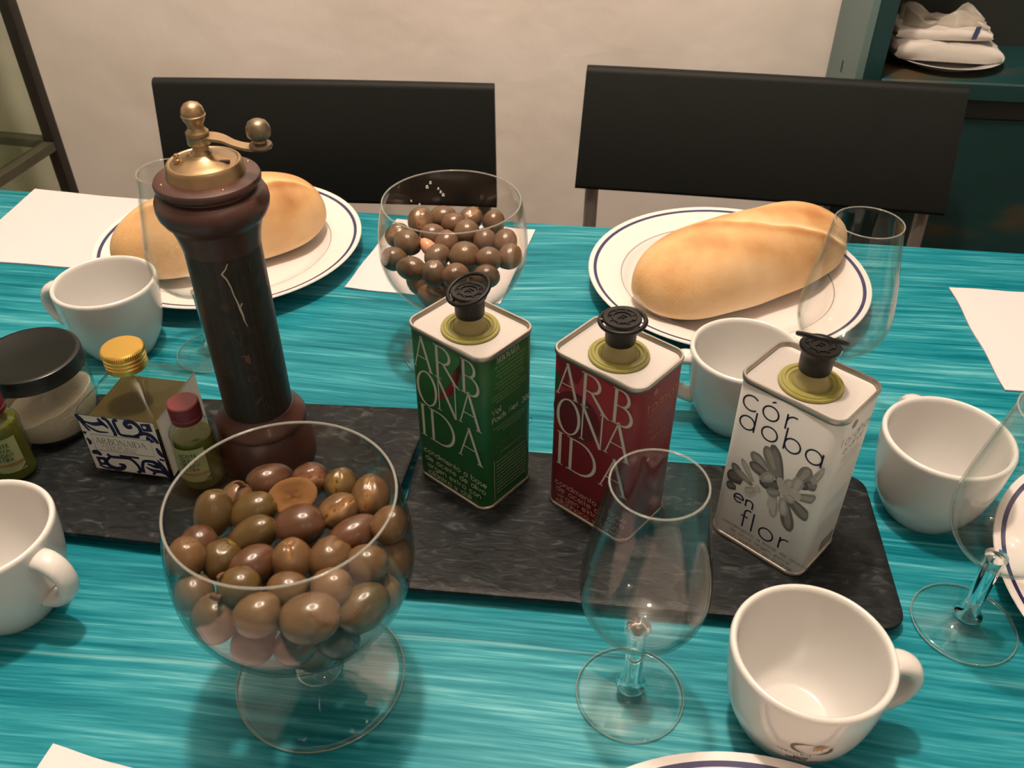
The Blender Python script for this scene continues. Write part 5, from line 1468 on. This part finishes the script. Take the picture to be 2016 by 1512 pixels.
FAR_OLIVES = [('c', 5, 1, -0.0748, 0.6575, 0.1036, 0.0111, 0.0097, 0.09, 0.56, 0.82),
 ('s', 5, 1, -0.0578, 0.6669, 0.1031, 0.0109, 0.0088, 0.96, 0.11, 0.24),
 ('s', 6, 1, -0.048, 0.6528, 0.1044, 0.0095, 0.0085, 0.88, 0.08, 0.46),
 ('c', 5, 1, -0.0339, 0.6634, 0.1038, 0.0095, 0.0085, 0.63, 0.78, 0.06),
 ('s', 5, 1, -0.0364, 0.6396, 0.1036, 0.01, 0.0097, 1.0, 0.04, -0.03),
 ('s', 5, 1, -0.015, 0.6567, 0.1039, 0.0095, 0.0085, 0.0, 0.79, 0.61),
 ('c', 5, 1, -0.0916, 0.6352, 0.1037, 0.0095, 0.0085, 0.91, -0.01, 0.43),
 ('s', 5, 1, -0.0822, 0.6201, 0.1055, 0.0103, 0.0092, 0.79, -0.54, -0.28),
 ('s', 6, 1, -0.0636, 0.6354, 0.1038, 0.0095, 0.0085, 1.0, -0.02, 0.02),
 ('s', 6, 1, -0.0522, 0.623, 0.1036, 0.0095, 0.0085, 0.5, 0.51, 0.7),
 ('s', 5, 1, -0.0363, 0.6011, 0.1038, 0.0118, 0.0107, 0.98, 0.16, -0.13),
 ('s', 6, 1, -0.0217, 0.6253, 0.1039, 0.0095, 0.0085, 0.17, 0.41, 0.9),
 ('s', 6, 1, -0.0055, 0.6242, 0.1039, 0.0095, 0.0085, 0.34, 0.69, 0.64),
 ('n', 5, 1, -0.0923, 0.6088, 0.0975, 0.0095, 0.0085, 0.93, 0.29, -0.22),
 ('s', 5, 1, -0.076, 0.5839, 0.1031, 0.0108, 0.0085, 0.94, -0.32, -0.07),
 ('s', 5, 1, -0.0577, 0.6018, 0.1038, 0.0095, 0.0085, 0.88, 0.44, 0.18),
 ('n', 5, 1, -0.059, 0.5764, 0.1037, 0.0095, 0.0085, 0.0, 0.43, 0.9),
 ('s', 5, 1, -0.0176, 0.5946, 0.1055, 0.0095, 0.0085, 0.98, -0.03, -0.2),
 ('s', 6, 1, -0.0019, 0.6015, 0.1035, 0.0095, 0.0085, 0.5, 0.61, 0.61),
 ('s', 6, 1, -0.0427, 0.5732, 0.1037, 0.0095, 0.0085, 0.79, 0.6, 0.11),
 ('s', 5, 1, -0.0195, 0.5801, 0.0987, 0.0095, 0.0085, 0.99, -0.12, 0.1),
 ('g', 7, 1, -0.0653, 0.6152, 0.1034, 0.0095, 0.006, 0.64, -0.43, -0.64),
 ('s', 6, 0, -0.0749, 0.6226, 0.0694, 0.012, 0.0102, 0.2, -0.78, -0.6),
 ('s', 6, 0, -0.0314, 0.6099, 0.064, 0.0126, 0.0098, -0.49, 0.39, -0.78),
 ('s', 6, 0, -0.0353, 0.6418, 0.067, 0.0115, 0.0105, 0.92, -0.13, -0.37),
 ('s', 5, 0, -0.0625, 0.6041, 0.0649, 0.0129, 0.0096, 0.83, -0.5, -0.23),
 ('s', 5, 0, -0.0602, 0.6385, 0.0654, 0.0116, 0.0097, 0.85, -0.49, -0.17),
 ('s', 6, 0, -0.0457, 0.6242, 0.0606, 0.0122, 0.0101, -0.72, -0.64, -0.29)]
NEAR_LABELS = [
 'tall greenish olive at the far left of the near bowl heap', 'small brown olive half hidden behind the tall greenish one in the near bowl', 'reddish olive with a curved stalk at the back of the near bowl', 'torn reddish olive behind the bitten one in the near bowl', 'pale bitten half olive showing its flesh on top of the near bowl heap',
 'greenish olive just below the bitten one in the near bowl', 'long yellow-green olive lying slanted in the middle left of the near bowl', 'large smooth reddish olive in the middle of the near bowl', 'small green olive with a torn top at the back right of the near bowl', 'large brown olive with a long split at the right back of the near bowl',
 'cracked pinkish-brown olive in front of the long-split one in the near bowl', 'smooth reddish oval olive under the right rim of the near bowl', 'green-brown olive with a notched tip at the left of the near bowl', 'reddish olive behind the notched one against the left side of the near bowl', 'tan olive pressed against the left glass wall of the near bowl',
 'dark purple-red olive with a stalk at the front left of the near bowl', 'upright tan olive with a notched tip at the front centre of the near bowl', 'notched brown olive right of the upright one under the near bowl rim', 'small light brown olive behind the glass under the right rim of the near bowl', 'large brown olive against the right glass wall of the near bowl', 'brown olive at the far right back of the near bowl',
 'brown olive with a stalk low at the left behind the near bowl glass', 'round brown olive second from left in the bottom row of the near bowl', 'largest brown olive in the middle of the bottom row of the near bowl', 'greenish olive at the right of the bottom row of the near bowl', 'brown olive just below the front rim of the near bowl', 'small greenish olive wedged between the two lowest left olives of the near bowl', 'brown olive wedged under the front centre rim of the near bowl', 'small tan olive low against the left wall of the near bowl',
 'brown olive at the lower right wall of the near bowl', 'dark olive at the very bottom centre of the near bowl', 'dark olive at the bottom left of the near bowl', 'dark olive at the bottom right of the near bowl']
FAR_LABELS = [
 'split brown olive at the back left top of the far bowl', 'smooth oval olive at the top centre back of the far bowl', 'small smooth olive below the top back one in the far bowl', 'small split olive at the top right of centre in the far bowl', 'tall brown olive just under the front rim of the far bowl', 'single olive standing apart at the top right of the far bowl', 'wrinkled split olive at the left of the far bowl', 'smooth dark oval olive left of the garlic in the far bowl', 'brown olive behind the garlic in the far bowl', 'reddish olive in the middle of the far bowl',
 'largest round olive at the centre of the far bowl', 'reddish upright olive right of the largest one in the far bowl', 'olive against the right glass wall of the far bowl', 'dull olive low against the left glass wall of the far bowl', 'wide dark olive low left in the far bowl', 'oval olive just below the garlic in the far bowl', 'olive with a dimpled hole at the low front of the far bowl', 'brown olive low right in the far bowl', 'small olive at the lower right wall of the far bowl', 'reddish olive behind the green tin ring in the far bowl', 'olive low front right in the far bowl', 'pinkish garlic clove piece among the olives of the far bowl']
for i, rec in enumerate(NEAR_OLIVES):
    put_olive(rec, i, NEAR_LABELS[i] if i < len(NEAR_LABELS) else 'olive buried inside the heap of the near bowl', 'olives in the near bowl')
for i, rec in enumerate(FAR_OLIVES):
    put_olive(rec, i, FAR_LABELS[i] if i < len(FAR_LABELS) else 'olive buried inside the heap of the far bowl', 'olives in the far bowl')
